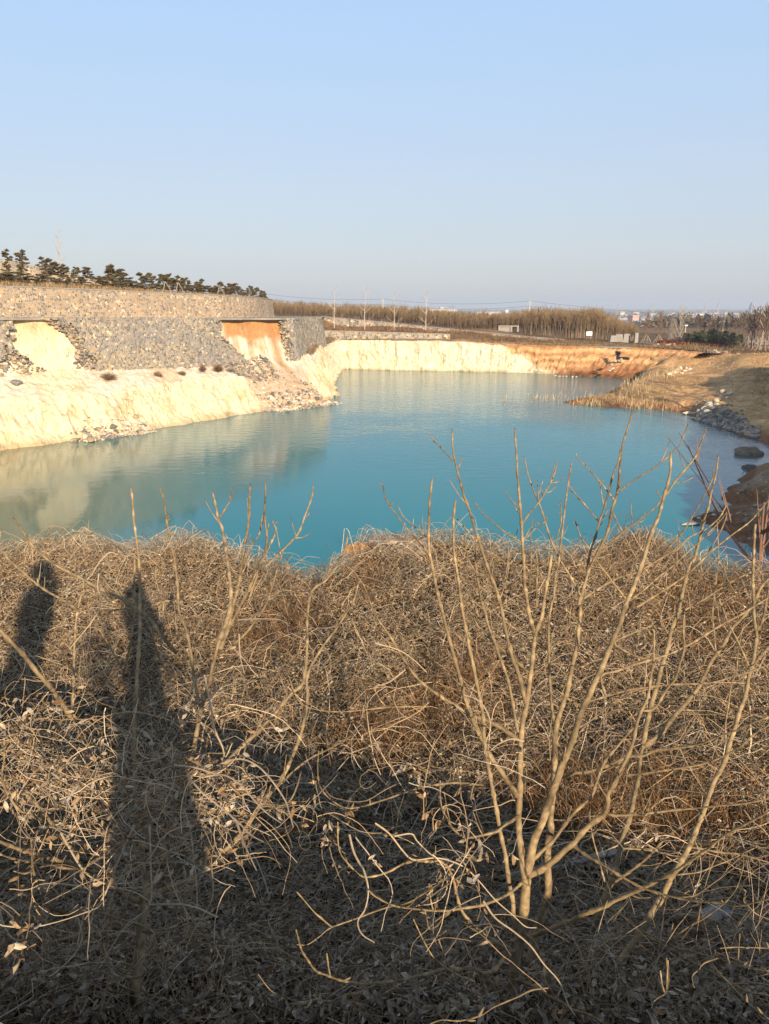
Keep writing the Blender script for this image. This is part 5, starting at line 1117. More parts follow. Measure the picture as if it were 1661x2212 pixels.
def near_tree(label, zc, trunk, branches, seed, col=(.265, .190, .098), thick=1.0):
    r = np.random.default_rng(seed); known = []
    def place(spec, w0, w1, dz, zfix=None):
        uv = parse(spec)
        if zfix is not None: z0 = zfix
        elif known:
            K = np.concatenate(known); d = np.hypot(K[:, 0] - uv[0, 0], K[:, 1] - uv[0, 1]); i = d.argmin(); z0 = K[i, 2]
            if d[i] >= 40:           # its foot is hidden in the vines: carry it on to the nearest limb below
                dn = np.where(K[:, 1] > uv[0, 1] - 10, d, d + 400); i = dn.argmin(); z0 = K[i, 2]; mid_ = (uv[0] * .5 + K[i, :2] * .5) + np.array((0, 12)); uv = np.concatenate([[K[i, :2], mid_], uv])
        else: z0 = zc
        uv = smooth_path(uv, 5); L = np.concatenate([[0], np.cumsum(np.hypot(*np.diff(uv, axis=0).T))]); f = L / L[-1]; z = z0 + dz * f ** 1.1 + .03 * dz * np.sin(f * 9)
        known.append(np.stack([uv[:, 0], uv[:, 1], z], 1)); P = np.array([Pd(a, b, c) for (a, b), c in zip(uv, z)])
        w = w0 + (w1 - w0) * f; return P, w * .112 * z / FPX / 2
    P, rad = place(trunk[2], trunk[0], trunk[1], trunk[3] if len(trunk) > 3 else 0.0)
    # carry the foot down into the ground
    g = float(bank_near_z(P[0, 0], P[0, 1])); 
    if P[0, 2] > g - .1: P = np.concatenate([[[P[0, 0] + (P[0, 0] - P[3, 0]) * .3, P[0, 1] + .02, g - .15]], P]); rad = np.concatenate([[rad[0] * 1.15], rad])
    e = empty('young_tree', (P[0, 0], P[0, 1], g), label, 'tree', 'bare young trees on the near bank')
    A = Acc(); limb(P, rad, A, col, r, True, 12); par(A.build('trunk', M['bark'], None, True), e)
    for b in branches:
        w0, w1, dz, spec = b[:4]; w0 *= thick if w0 < 40 else 1; w1 *= thick if w1 < 25 else 1; P, rad = place(spec, w0, w1, dz, b[4] if len(b) > 4 else None); A = Acc(); Q = limb(P, rad, A, np.array(col) * r.uniform(.68, 1.05), r, True, 8)
        for _ in range(int(r.integers(1, 5)) if (w1 < 20 and len(Q) > 30) else 0):    # fine side twigs
            i = int(len(Q) * r.uniform(.2, .75)); tg = Q[min(i + 3, len(Q) - 1)] - Q[max(i - 3, 0)]; tg /= np.linalg.norm(tg) + 1e-9; d = np.cross(tg, r.normal(size=3)); d /= np.linalg.norm(d) + 1e-9; d = d * .8 + tg * .6 + np.array((0, 0, .25)); Lq = r.uniform(.03, .12)
            limb(np.array([Q[i], Q[i] + d * Lq * .5, Q[i] + d * Lq + np.array((0, 0, .02))]), np.array([.0024, .0020, .0014]), A, np.array(col) * r.uniform(.85, 1.1), r, True, 6)
        if w1 < 15 and r.random() < .6:   # a bud or two near the tip
            for _ in range(2):
                i = int(len(Q) * r.uniform(.5, .97)); d = r.normal(size=3); d[2] = abs(d[2]) + .3; d /= np.linalg.norm(d); A.tube([Q[i], Q[i] + d * .012, Q[i] + d * .022], [.0035, .003, .001], 5, np.array(col) * .9)
        par(A.build('branch', M['bark'], None, True), e)
    return e
near_tree('bare tree with the thickest trunk of the right hand clump, forking low', 2.85,
 (92, 84, "A5 1100,1860 1130,1600 1150,1500 1165,1300 1200,1180 1220,1050 1235,900 1240,780 1255,660", .05),
 [(62, 22, .5, "A5 1250,680 1235,600 1215,430 1195,200 1200,0 A3 1210,1400 1215,1180 1235,980 1262,850 1290,620 1310,450 1330,280 1380,130 1400,0 A1 1440,1390 1465,1200"),
  (34, 14, .4, "A3 1330,280 1290,130 1265,0 A1 1240,1380 1228,1200 1222,1080 1215,920 1195,650 1178,450 1165,230 1168,150"),
  (14, 9, .2, "A1 1228,940 1290,850 1380,740 1480,560 1518,430"), (13, 8, -.15, "A1 1215,1095 1100,1030 980,940 890,850 830,770 812,745"), (10, 7, .15, "A1 1240,1085 1330,985 1420,920 1432,875"),
  (78, 17, .5, "A5 1265,640 1290,500 1340,300 1400,170 1450,20 A3 1490,1560 1550,1400 1620,1220 1661,1080 A4 100,930 150,830 220,680 290,530 370,330 430,190 480,30 A2 560,1420 610,1290 650,1150 690,1000 740,890 770,790 800,680 840,520 845,350"),
  (19, 10, .2, "A2 790,720 880,600 1000,450 1060,370 1110,240 1137,160"),
  (42, 18, .2, "A5 1190,1100 1150,1000 1140,850 1110,650 1080,470 1040,300 1010,130 985,0 A3 960,1500 930,1300 910,1150 900,950 870,800 840,650 810,500 780,380 740,150 718,0 A1 715,1580 690,1400 660,1200 650,1050 650,900 660,800 668,750"),
  (36, 11, .1, "A3 1215,1185 1100,1100 950,1010 800,960 650,870 520,790 420,710 350,650 240,500 130,310 0,120 L2 905,540 890,510"),
  (46, 15, .5, "A3 1195,1640 1060,1450 960,1300 900,1180 850,1080 800,960 760,850 730,720 700,620 660,470 610,280 560,100 530,0 A1 510,1480 470,1260 450,1180 445,1000 450,820 462,680 475,565"),
  (14, 9, -.1, "A1 445,1190 350,1080 260,980 170,860 90,740 65,625"),
  (28, 13, .4, "A3 1190,1100 1150,900 1110,700 1060,540 1000,370 940,220 900,80 880,0 A1 850,1400 835,1250 842,1040"),
  (14, 8, .1, "A1 830,1330 660,1230 500,1110 420,1050 330,970 240,890 190,795"),
  (36, 13, .5, "A3 1255,870 1200,650 1150,500 1110,350 1080,230 1050,80 1030,0 A1 1000,1480 960,1380 900,1200 860,1070 820,960 780,830 730,690 700,560 670,440 645,320 643,160"),
  (10, 7, -.1, "A1 655,425 580,350 510,270 460,210 448,188"), (9, 6, .05, "A1 693,485 720,420 732,378"), (10, 7, -.05, "A1 840,1070 760,990 700,940 683,912"), (14, 8, .1, "A1 960,1390 860,1370 800,1290 760,1200 745,1070"),
  (24, 8, .3, "A3 1270,600 1150,490 1000,360 870,220 790,110 740,0 A1 690,1480 660,1360"), (12, 7, .2, "A1 1275,1480 1300,1300 1290,1100 1300,980 1308,885"), (10, 7, .2, "A1 1040,1570 1100,1380 1120,1180 1160,1080 1185,990"), (18, 12, .1, "A1 1345,1640 1340,1430 1350,1270 1335,1190"),
  (56, 14, .1, "A5 1265,640 1400,570 1480,510 1580,420 1661,350 A6 100,280 190,200 300,120 330,30 A4 330,1620 380,1540 430,1430 480,1310 530,1180 560,1050 600,930 660,800 680,650 700,500 710,280 690,240"),
  (22, 14, -.1, "A4 605,920 680,920 740,870 830,720 880,660 920,530 960,400 950,250 960,120"), (22, 12, -.3, "A6 310,120 400,140 550,130 750,110 900,90 1200,60 1450,40 1661,-5"), (26, 12, -.5, "A6 25,385 150,470 300,560 450,650 560,710 690,770 880,820 1080,850 1250,860 1400,890 1661,830"),
  (32, 19, .3, "A5 1310,520 1430,390 1480,340 1580,210 1661,110 A6 130,40 190,-20 A4 230,1500 290,1350 400,1220 530,1070"),
  (30, 14, -1.2, "A5 1180,1240 1100,1290 1040,1370 980,1430 900,1445 830,1410 700,1410 550,1420 400,1460 250,1500 0,1535 L6 880,755 790,740 720,715 670,695 630,640 600,590 575,500"),
  (26, 12, -.7, "A5 1230,690 1150,760 1050,820 900,880 750,905 600,930 450,925 300,910 150,885 0,810 L6 920,310"), (14, 8, -.1, "A5 200,885 300,850 400,790 520,710 600,650"), (16, 10, -.2, "A5 640,925 560,990 520,1050 450,1080 430,1000 415,930"), (14, 8, -.3, "A5 150,890 0,935 L6 850,450 740,490 690,530 630,570 580,570"),
  (24, 12, -.5, "A5 1200,120 1150,170 1060,230 1010,270 900,300 800,320 740,320 650,250 600,160 560,90 540,0 A3 540,1620 540,1500"), (18, 9, -.4, "A3 900,1540 700,1520 560,1530 420,1550 250,1600 80,1660 L4 840,635 750,600 690,530 680,440 685,360"),
  (28, 11, -.6, "A5 1100,1265 1000,1190 900,1120 800,1030 720,920 680,800 640,640 560,520 470,520 370,515 250,530 120,600 0,640 L6 890,245 830,190 780,120 L4 775,700"), (30, 22, -.7, "A5 1130,1490 1250,1530 1340,1570 1450,1640 1560,1700 1661,1760 A6 150,1790 300,1869"),
  (24, 14, -.3, "A5 1210,1100 1300,1160 1360,1250 1400,1350 1410,1500 1480,1620 1540,1680"), (13, 10, -.2, "A5 1440,1570 1300,1590 1200,1640 1080,1690 970,1740 880,1800 700,1845 560,1835 460,1869", 1.8), (16, 9, -.3, "A5 830,1520 700,1470 600,1410 500,1330 430,1230 380,1130 320,1000", 2.5),
  (12, 8, -.1, "A3 440,885 300,885 160,890 0,905 L4 860,170 750,175 635,155 575,100 540,0", 3.2), (11, 8, -.2, "L6 952,760 880,795 820,805 740,840 660,830 600,845 530,820 460,790 395,710", 2.1)], 1)
near_tree('bare tree close behind the thickest trunk, its flaking bark lit golden', 3.15,
 (70, 60, "A5 1240,1480 1290,1330 1350,1100 1390,930 1430,780 1430,600 1440,430 1450,300", .05),
 [(60, 22, .5, "A5 1450,300 1465,100 A3 1490,1480 1500,1200 1510,1050 1560,880 1600,750 1640,560 A4 20,580 55,430 75,250 95,60 A2 80,1640 110,1540 150,1390 200,1270 245,1180"),
  (26, 12, .4, "A2 245,1180 320,1000 360,820 400,690 420,500 440,300 455,250 500,120 520,0"), (18, 8, .1, "A2 255,1160 380,1070 500,970 600,900 690,830 770,740 735,700 735,660"), (13, 10, .2, "A2 415,680 520,600 610,540 760,440 840,370 920,290 960,200 990,120"), (13, 8, -.1, "A2 375,750 300,650 210,540 130,460 80,410 58,362"),
  (13, 8, -.1, "A2 250,930 190,860 100,750 30,670 0,620"), (20, 13, .2, "A2 150,1330 180,1170 220,1050 255,920 290,830 330,680 370,520 410,430 430,330"), (10, 8, .1, "A2 290,800 270,690 255,580"), (14, 8, .1, "A2 575,1250 560,1230 500,1130 450,1020 400,930 350,810", 4.1), (17, 9, .1, "A2 485,1590 380,1450 250,1280 170,1150 100,1060 70,980 50,920", 4.0),
  (20, 9, .2, "A2 105,1550 50,1450 A1 1600,1350 1530,1230 1460,1080 1410,920 1365,780 1325,690 1270,540 1237,380"), (10, 7, .1, "A1 1500,1120 1530,1000 1550,910 1540,750"), (24, 12, .5, "A3 1500,1080 1460,850 1445,500 1440,200 1475,0 A1 1480,1600 1500,1400 1525,1280 1550,1060 1575,830 1605,600 1635,430"),
  (28, 15, -.5, "A3 1545,1480 1661,1440 A4 150,1430 330,1370 500,1300 620,1295 720,1250 900,1230 1080,1200 1250,1130 1370,1090 1500,1030 1661,970"), (42, 17, -.8, "A5 1310,1140 1450,1080 1661,1000 A6 130,960 290,900 420,830 540,780 700,700 870,610 1000,520 1130,430 1250,330 1380,250 1500,190 1661,110"), (20, 12, -.3, "A4 450,1460 700,1430 920,1400 1130,1360 1260,1310 1400,1230 1480,1160 1570,1090 1661,1040", 3.5),
  (18, 12, .3, "A4 170,840 350,790 500,750 700,720 900,700 1170,690 1350,640 1500,600 1661,540"), (18, 10, .3, "A4 80,1060 200,990 330,880 450,790 600,740"), (20, 14, .3, "A4 270,630 400,590 540,540 700,490 850,440 1000,370 1150,280 1300,190 1430,120 1661,-20")], 2)
near_tree('bare tree with dark patched trunk leaning right, second from the right', 3.36,
 (62, 52, "A6 20,1700 60,1550 100,1400 160,1250 210,1080 270,900 320,770 370,650", .1),
 [(54, 30, .5, "A6 370,650 420,450 450,330 490,200 530,50 A4 540,1640 570,1500 590,1350 620,1200"), (48, 12, .8, "A4 620,1200 640,1050 680,880 730,700 770,560 820,400 850,250 900,120 930,0 A2 960,1450 1000,1300 1050,1210 1100,1000 1150,830 1180,680 1220,530 1240,380"),
  (46, 20, .4, "A4 625,1220 760,1110 850,1000 930,900 1030,780 1130,630 1180,520 1270,390 1350,250 1450,140 1520,60 A2 1580,1500 1661,1400"), (18, 12, .5, "A4 380,370 500,290 650,230 800,160 950,90 1110,0 A2 1250,1490 1400,1400 1530,1340"),
  (18, 9, .3, "A2 120,1570 300,1450 450,1380 560,1350 700,1270 900,1150 1000,1060 1150,980 1250,890 1310,790", 4.2), (16, 8, .2, "A2 500,1590 640,1480 740,1390 900,1260 1000,1170 1100,1080 1230,950 1310,850", 4.2), (16, 9, .2, "A2 640,1420 760,1240 860,1110 960,990 1040,860 1110,740 1190,570 1200,480", 4.3), (18, 11, .2, "A2 560,1640 800,1490 950,1390 1050,1300 1200,1160 1350,1040 1500,930 1590,830 1661,740", 4.1), (12, 10, .1, "A2 1050,1240 1150,1180 1250,1020 1300,900 1310,850"),
  (12, 8, .1, "A2 1000,1330 960,1270 900,1170", 4.3), (14, 9, .1, "A2 1400,1560 1330,1440 1290,1340 1280,1240", 4.1), (24, 12, .3, "A6 380,690 500,610 640,500 740,390 820,310 900,250 1000,190 1090,110"), (16, 10, .1, "A6 300,700 270,580 230,440 190,280 170,130 180,80"), (14, 8, .2, "A6 440,410 700,430 850,470 1000,480"),
  (26, 15, -.9, "A6 320,900 460,990 600,1110 750,1200 900,1290 1090,1390 1300,1500 1480,1600 1661,1640"), (10, 8, -.3, "A6 1160,1330 1250,1450 1350,1550 1480,1690 1661,1830", 2.3), (12, 6, -.1, "A6 1230,1325 1110,1370 1080,1420 1020,1470 1040,1570", 2.3), (10, 7, .1, "A6 890,820 1050,800 1200,700 1320,610 1430,530", 2.8), (12, 7, .2, "A6 900,630 1080,610 1200,560 1330,510 1450,450 1560,400", 3.2)], 3)
near_tree('bare tree with a long straight trunk slanting to the right photo edge', 3.0,
 (60, 52, "A6 130,1740 220,1580 330,1450 450,1320 560,1170 640,1040 700,920 770,810 840,680", .2),
 [(52, 18, 1.0, "A6 840,680 910,550 980,440 1040,290 1100,140 1150,0 A4 1210,1500 1280,1370 1320,1230 1370,1080 1420,930 1470,790 1490,650 1530,500 1560,300 1550,220 1530,0 A2 1530,1300 1540,1100 1550,950"), (25, 15, .2, "A4 1560,260 1600,180 1640,0 A2 1661,1480"), (18, 12, -.5, "A6 600,1100 700,1140 880,1230 1000,1260 1200,1320 1400,1370 1500,1400 1661,1430"), (18, 10, .1, "A6 1000,400 1130,420 1300,450 1420,460 1661,530"),
  (14, 8, -.2, "A6 480,1340 640,1380 740,1390 830,1350 920,1310"), (14, 9, -.5, "A6 820,1380 830,1500 800,1610 740,1650 705,1680", 2.4), (14, 8, -.3, "A6 500,1290 680,1250 830,1190 900,1130 1000,1060 1130,990 1270,880 1380,760 1440,590 1450,480"), (16, 10, .2, "A4 1500,560 1440,430 1380,300 1320,190 1270,60 A2 1240,1560"), (12, 8, .2, "A2 1550,1330 1600,1290 1590,1260", 4.4), (22, 12, .2, "A4 1510,580 1580,480 1630,420 1661,380"), (16, 9, .2, "A4 1480,820 1510,980 1490,1060 1450,1160"), (10, 7, 0, "A6 1250,1240 1400,1230 1661,1240", 2.4), (10, 6, 0, "A6 1661,1000 1560,960 1500,900 1450,850 1470,770", 2.6),
  (14, 8, .3, "A4 1300,1200 1300,1050 1320,900 1350,700 1390,600 1410,400 1450,200", 4.4), (14, 8, .2, "A4 1220,430 1200,250 1195,100 A2 1210,1500 1240,1250 1235,1050 1230,920", 4.6), (12, 7, .2, "A4 720,1300 830,1380 900,1270 950,1150 1050,980 1100,870 1150,700", 4.3)], 4)
near_tree('bare tree at the left, its crown smothered in dead climbing vines', 2.75,
 (98, 66, "L5 640,800 650,700 665,600 675,480 680,380 690,310 690,240 690,200", .1),
 [(50, 26, .2, "L5 700,200 740,130 790,50 820,0 L3 840,650 870,560 900,440 930,300 L4 115,200 140,100 170,0 L2 215,780"), (26, 11, .5, "L2 215,780 250,680 262,600 262,480 245,380 225,270 205,190 180,85"), (10, 7, .1, "L2 215,200 240,160 270,110 276,62"), (24, 10, .6, "L2 220,830 270,640 310,480 330,350 350,240 355,130 358,45"),
  (20, 9, .6, "L2 225,800 280,680 330,590 370,510 400,440 430,360 440,290 425,200 430,100 428,35"), (9, 7, .1, "L2 420,190 400,280 370,330 330,400"), (12, 8, .3, "L2 350,600 380,510 410,420 450,340 480,270 462,215"), (14, 8, .3, "L2 240,840 330,760 420,640 460,540 490,440 510,380 500,350"), (12, 8, .3, "L2 430,440 480,390 540,330 590,270 620,190 650,110 658,50"),
  (26, 9, .7, "L4 200,470 270,390 380,280 460,200 550,90 620,0 L2 640,590 720,500 790,410 815,330 820,285", 2.9), (34, 9, .7, "L5 700,360 760,320 830,290 900,260 L6 130,220 210,140 300,60 L4 400,630 480,530 540,430 590,310 615,220 628,100 630,0 L2 700,820 790,700 850,600 872,520"), (10, 7, -.2, "L4 600,460 580,530 545,600 480,630 420,650", 2.7), (12, 8, .2, "L4 480,540 560,460 640,400 720,360 840,290", 3.1),
  (46, 26, -.5, "L5 670,370 600,340 540,300 460,265 400,220 300,180 150,140 30,90 -30,70"), (40, 18, .2, "L5 430,240 370,190 340,120 300,60 L3 290,780 200,640 100,560"), (15, 9, -.3, "L3 200,690 100,650 40,570 10,480 20,400 20,300", 2.6), (16, 10, -.6, "L5 480,230 400,215 280,200 150,178 80,165 0,140"), (22, 11, -.6, "L5 455,270 450,330 410,390 360,430 300,415 240,390 200,340 170,270 155,180 148,70"),
  (12, 9, -.2, "L5 360,430 250,490 150,550 80,600 0,645"), (16, 9, -.2, "L5 370,430 430,470 480,530 500,600 540,680 560,705 650,730 720,680"), (14, 10, -.6, "L5 420,405 500,425 600,455 680,480 720,500 800,495 880,475 952,455 L6 90,455 150,445 180,405"), (12, 8, -.1, "L5 510,420 510,520 510,620 515,730 500,800 470,930"), (9, 6, -.1, "L5 520,735 600,775 680,805 760,825 830,845"),
  (14, 8, -.3, "L5 690,210 800,190 890,185 952,160 L6 80,175 150,130 215,60 228,20"), (12, 8, -.2, "L5 680,210 600,225 500,230"), (42, 11, .5, "L5 685,190 670,90 655,30 L3 640,500 640,300 650,100 655,0 L1 665,800 665,600 663,450 650,320 635,220 630,130 623,65"), (17, 9, .5, "L4 115,150 90,0 L2 60,760 20,650 L1 850,620 845,520 830,400 810,310 790,190 775,100 757,55"),
  (20, 10, .1, "L1 840,850 760,750 700,670 640,630 560,580 470,540 380,490 300,450 210,390 150,330 100,260 60,200", 3.7), (14, 10, .1, "L1 380,650 320,610 200,540 130,480 60,420 0,360", 3.7), (30, 20, -.2, "L3 340,210 300,140 240,50 180,-10 L1 100,850 40,780 0,735", 2.9), (17, 9, .2, "L3 345,180 350,0 L1 355,780 370,650 390,560", 3.6), (12, 8, .1, "L1 580,920 540,850 490,760 440,670 415,630", 3.8), (14, 9, .1, "L1 590,940 620,800 640,650 640,500 640,400", 3.9), (12, 8, .1, "L1 770,900 770,760 780,600", 4.0), (12, 7, .1, "L1 880,990 770,900 690,680 560,640 480,690", 3.8),
  (12, 8, .2, "L4 330,700 320,480 345,240", 3.0), (14, 8, -.1, "L5 850,280 L6 0,290 60,450 50,550", 2.6)], 5, (.275, .20, .108), 1.5)

g_s = hit(1632, 1225, bank_near_z, 5, 13, .05); h_s = Py(1632, 1085, g_s[1])[2] - g_s[2]
bare_tree('bare_shrub', g_s, h_s, 'thin reddish bare shrub at the right end of the near bank, above the mud', 'shrub', None, 411, .42, 16, .08, (.26, .15, .10), .010, 6, upr=1.1)
g_s = hit(1345, 1195, bank_near_z, 5, 13, .05); bare_tree('bare_shrub', g_s, .55, 'small dark twiggy shrub on the vine mound at the brink', 'shrub', None, 412, .5, 14, .1, (.13, .10, .08), .010, 6, upr=.9)

# ================================================================ dead vines and leaf litter over the near bank
TAN = np.array([(.49, .365, .22), (.42, .305, .18), (.56, .435, .285), (.31, .23, .145), (.20, .145, .095), (.42, .275, .145), (.41, .345, .255)])
def ground_uv(n, u0=-160, u1=1820, v0=1165, v1=2230):
    u = rng.uniform(u0, u1, n); v = rng.uniform(v0, v1, n); px = u * 769 / 1661; py = v * 1024 / 2212; a = (px - 384.5) / FPX; b = (py - 512) / FPX
    dy = C15 - b * S15; dz = -S15 - b * C15; t = np.full(n, -3.2) / dz
    for _ in range(3): t = (bank_near_z(a * t, dy * t) - CAMZ) / dz
    return a * t, dy * t
def area_pts(n):
    y = 1.6 + 9.4 * np.sqrt(rng.random(n)); x = rng.uniform(-1, 1, n) * (.62 * y + 1.3); return x, y
def stems(n, x, y, Lr, hr, loop, rr, cols_, npt=7, curl=1.0, lift=0.0, az=None):
    t = np.linspace(0, 1, npt); a = rng.uniform(0, 6.28, n) if az is None else az; k = rng.normal(0, 1.3 * curl, n); L = rng.uniform(*Lr, n)
    ang = a[:, None] + k[:, None] * (t - .5)[None] + rng.normal(0, .28 * curl, (n, npt)).cumsum(1) * .6
    st = L[:, None] / (npt - 1); px = x[:, None] + np.cumsum(np.cos(ang) * st, 1) - np.cos(a)[:, None] * L[:, None] * .5; py = y[:, None] + np.cumsum(np.sin(ang) * st, 1) - np.sin(a)[:, None] * L[:, None] * .5
    h = rng.uniform(*hr, n)[:, None] + rng.uniform(*loop, n)[:, None] * np.sin(np.pi * t)[None] ** 1.3 + rng.normal(0, .018, (n, npt)) + rng.normal(0, lift, n)[:, None] * t[None]
    h = h * np.interp(y, [2.2, 4.2], [.35, 1.0])[:, None]
    edge_y = np.interp(px, rim_w[:, 0], rim_w[:, 1]); over = np.maximum(py - edge_y, 0)
    gz = bank_near_z(px, np.minimum(py, edge_y)) - over * .7
    P = np.stack([px, py, gz + np.maximum(h, .005)], -1); R_ = rng.uniform(*rr, n)[:, None] * (1 - .45 * t)[None]
    V, F = tubes(P, R_, 3); c = cols_[rng.integers(0, len(cols_), n)] * rng.uniform(.4, 1.55, (n, 1)); return V, F[0], np.repeat(np.clip(c, .01, .75), npt * 3, 0), P
VV, FF, CC, off = [], [], [], 0
def addm(V, F, C):
    global off
    VV.append(V); FF.append(F + off); CC.append(C); off += len(V)
n = 15000; x, y = area_pts(n); dens = fbm(x * .9, y * .9, 0, 201, 4); hb = np.clip(.10 + .14 * dens, .01, .3)
V, F, C, P_ = stems(n, x, y, (.16, .6), (0.0, .17), (0, .09), (.0014, .0032), TAN, 8, 2.0); addm(V, F, C)
n = 12000; x, y = ground_uv(n, v1=1800); V, F, C, P_ = stems(n, x, y, (.12, .45), (0.02, .22), (0, .11), (.0013, .0030), TAN, 8, 2.2); addm(V, F, C)
n = 5200; x, y = ground_uv(n, v0=1650); V, F, C, P_ = stems(n, x, y, (.2, .7), (0.0, .08), (0, .10), (.0010, .0022), TAN * .9, 6); addm(V, F, C)
# curls standing proud of the mat, thick along the brink
n = 1300; x = rng.uniform(-8, 9, n); y = np.interp(x, rim_w[:, 0], rim_w[:, 1]) - np.abs(rng.normal(0, .35, n)); V, F, C, P_ = stems(n, x, y, (.3, .9), (.05, .18), (.02, .26), (.0022, .0042), TAN * 1.05, 9, 1.9); addm(V, F, C)
n = 1300; x, y = ground_uv(n, v1=1750); V, F, C, P_ = stems(n, x, y, (.35, 1.1), (.08, .2), (.05, .38), (.0018, .0036), TAN, 9, 1.5); addm(V, F, C)
n = 800; x = 3.62 + rng.normal(0, .35, n); y = 9.9 + rng.normal(0, .3, n); V, F, C, P_ = stems(n, x, y, (.25, .7), (.02, .2), (.03, .25), (.0018, .0036), TAN * .85, 8, 1.8); addm(V, F, C)
n = 1500; x, y = ground_uv(n, v1=1900); V, F, C, P_ = stems(n, x, y, (.35, 1.3), (.03, .2), (0, .16), (.0030, .0052), TAN * .8, 10, .8); addm(V, F, C)
# long grassy stalks in the shade at the foot of the trees
n = 2600; x, y = ground_uv(n, v0=1680); t = np.linspace(0, 1, 6); a = rng.uniform(0, 6.28, n); L = rng.uniform(.12, .45, n); bend = rng.uniform(.2, 1.1, n)
P_ = np.stack([x[:, None] + np.cos(a)[:, None] * (L * bend)[:, None] * t ** 2, y[:, None] + np.sin(a)[:, None] * (L * bend)[:, None] * t ** 2, bank_near_z(x, y)[:, None] + L[:, None] * (t - .55 * bend[:, None] * t ** 2.2)], -1)
V, F = tubes(P_, np.broadcast_to(.0016 * (1 - .7 * t), (n, 6)), 3); addm(V, F[0], np.repeat(np.clip(TAN[rng.integers(0, 7, n)] * rng.uniform(.6, 1.2, (n, 1)), 0, .7), 18, 0))
o = mk('vine_tangle', np.concatenate(VV), np.concatenate(FF), M['vine'], None, False, np.concatenate(CC)); tag(o, kind='stuff')
# leaves: curled blades
def leaves(name, Pc, size, cols_, hang=0.0):
    n = len(Pc); a = rng.normal(size=(n, 3)); a[:, 2] = a[:, 2] * .45 - hang; a /= np.linalg.norm(a, axis=1, keepdims=True); b = np.cross(a, rng.normal(size=(n, 3))); b /= np.linalg.norm(b, axis=1, keepdims=True); c = np.cross(a, b)
    s = rng.uniform(*size, n)[:, None]; cu = rng.uniform(-.5, .9, n)[:, None]; w = rng.uniform(.28, .5, n)[:, None]; V = []
    for (l, wd) in ((-1, .12), (-.35, .9), (.3, .8), (1, .06)):
        for sd_ in (-1, 0, 1):
            V.append(Pc + s * (a * l + b * (sd_ * wd) * w + c * (cu * (l * l * .55 + abs(sd_) * wd * .5) + .15 * rng.normal(size=(n, 1)))))
    V = np.stack(V, 1).reshape(-1, 3); i = np.arange(n)[:, None] * 12; F = np.concatenate([i + np.array([[r_ * 3 + q, r_ * 3 + q + 1, r_ * 3 + q + 4, r_ * 3 + q + 3]]) for r_ in range(3) for q in range(2)])
    C = np.repeat(np.clip(cols_[rng.integers(0, len(cols_), n)] * rng.uniform(.45, 1.15, (n, 1)), .01, .55), 12, 0)
    o = mk(name, V, F, M['leaf'], None, False, C); tag(o, kind='stuff'); return o
LV = np.array([(.50, .37, .225), (.36, .245, .135), (.58, .455, .305), (.23, .15, .08), (.49, .42, .325), (.39, .245, .12)])
x1, y1 = ground_uv(76000, v1=1780); x2, y2 = ground_uv(8000, v0=1650); x3, y3 = area_pts(26000)
x = np.concatenate([x1, x2, x3]); y = np.concatenate([y1, y2, y3]); e_y = np.interp(x, rim_w[:, 0], rim_w[:, 1]); y = np.minimum(y, e_y + .15)
hh = np.where(y > 4.2, rng.uniform(.03, .24, len(x)), rng.uniform(.005, .07, len(x)))
leaves('leaf_litter', np.stack([x, y, bank_near_z(x, y) + hh], 1), (.008, .024), LV)
xb, yb = ground_uv(11000, v0=1640); leaves('leaf_litter', np.stack([xb, yb, bank_near_z(xb, yb) + rng.uniform(.02, .07, len(xb))], 1), (.014, .034), np.array([(.46, .38, .28), (.38, .30, .215), (.48, .40, .295), (.32, .24, .165), (.42, .33, .23)]))
# brown feathery weeds in the mat
P = []
for (u, v, su, sv, k) in ((970, 1490, 60, 40, 1500), (840, 1580, 70, 40, 1500), (650, 1335, 40, 22, 700), (560, 1400, 60, 30, 700), (1310, 1760, 110, 60, 1500), (1560, 1720, 90, 70, 2200), (1420, 1290, 90, 60, 1400), (1600, 1330, 70, 60, 1500), (800, 1260, 20, 30, 500)):
    uu = rng.normal(u, su, k); vv = rng.normal(v, sv, k)
    for a, b in zip(uu, vv):
        d = ray(a, max(b, 1215)); t = -3.3 / d[2]; xx, yy = d[0] * t, d[1] * t
        if yy < np.interp(xx, rim_w[:, 0], rim_w[:, 1]): P.append((xx, yy, float(bank_near_z(xx, yy, False))))
blades('dry_weeds', np.array(P), np.full(len(P), .34), M['vine'], width=.0025, col0=(.24, .13, .055), lean=.5)
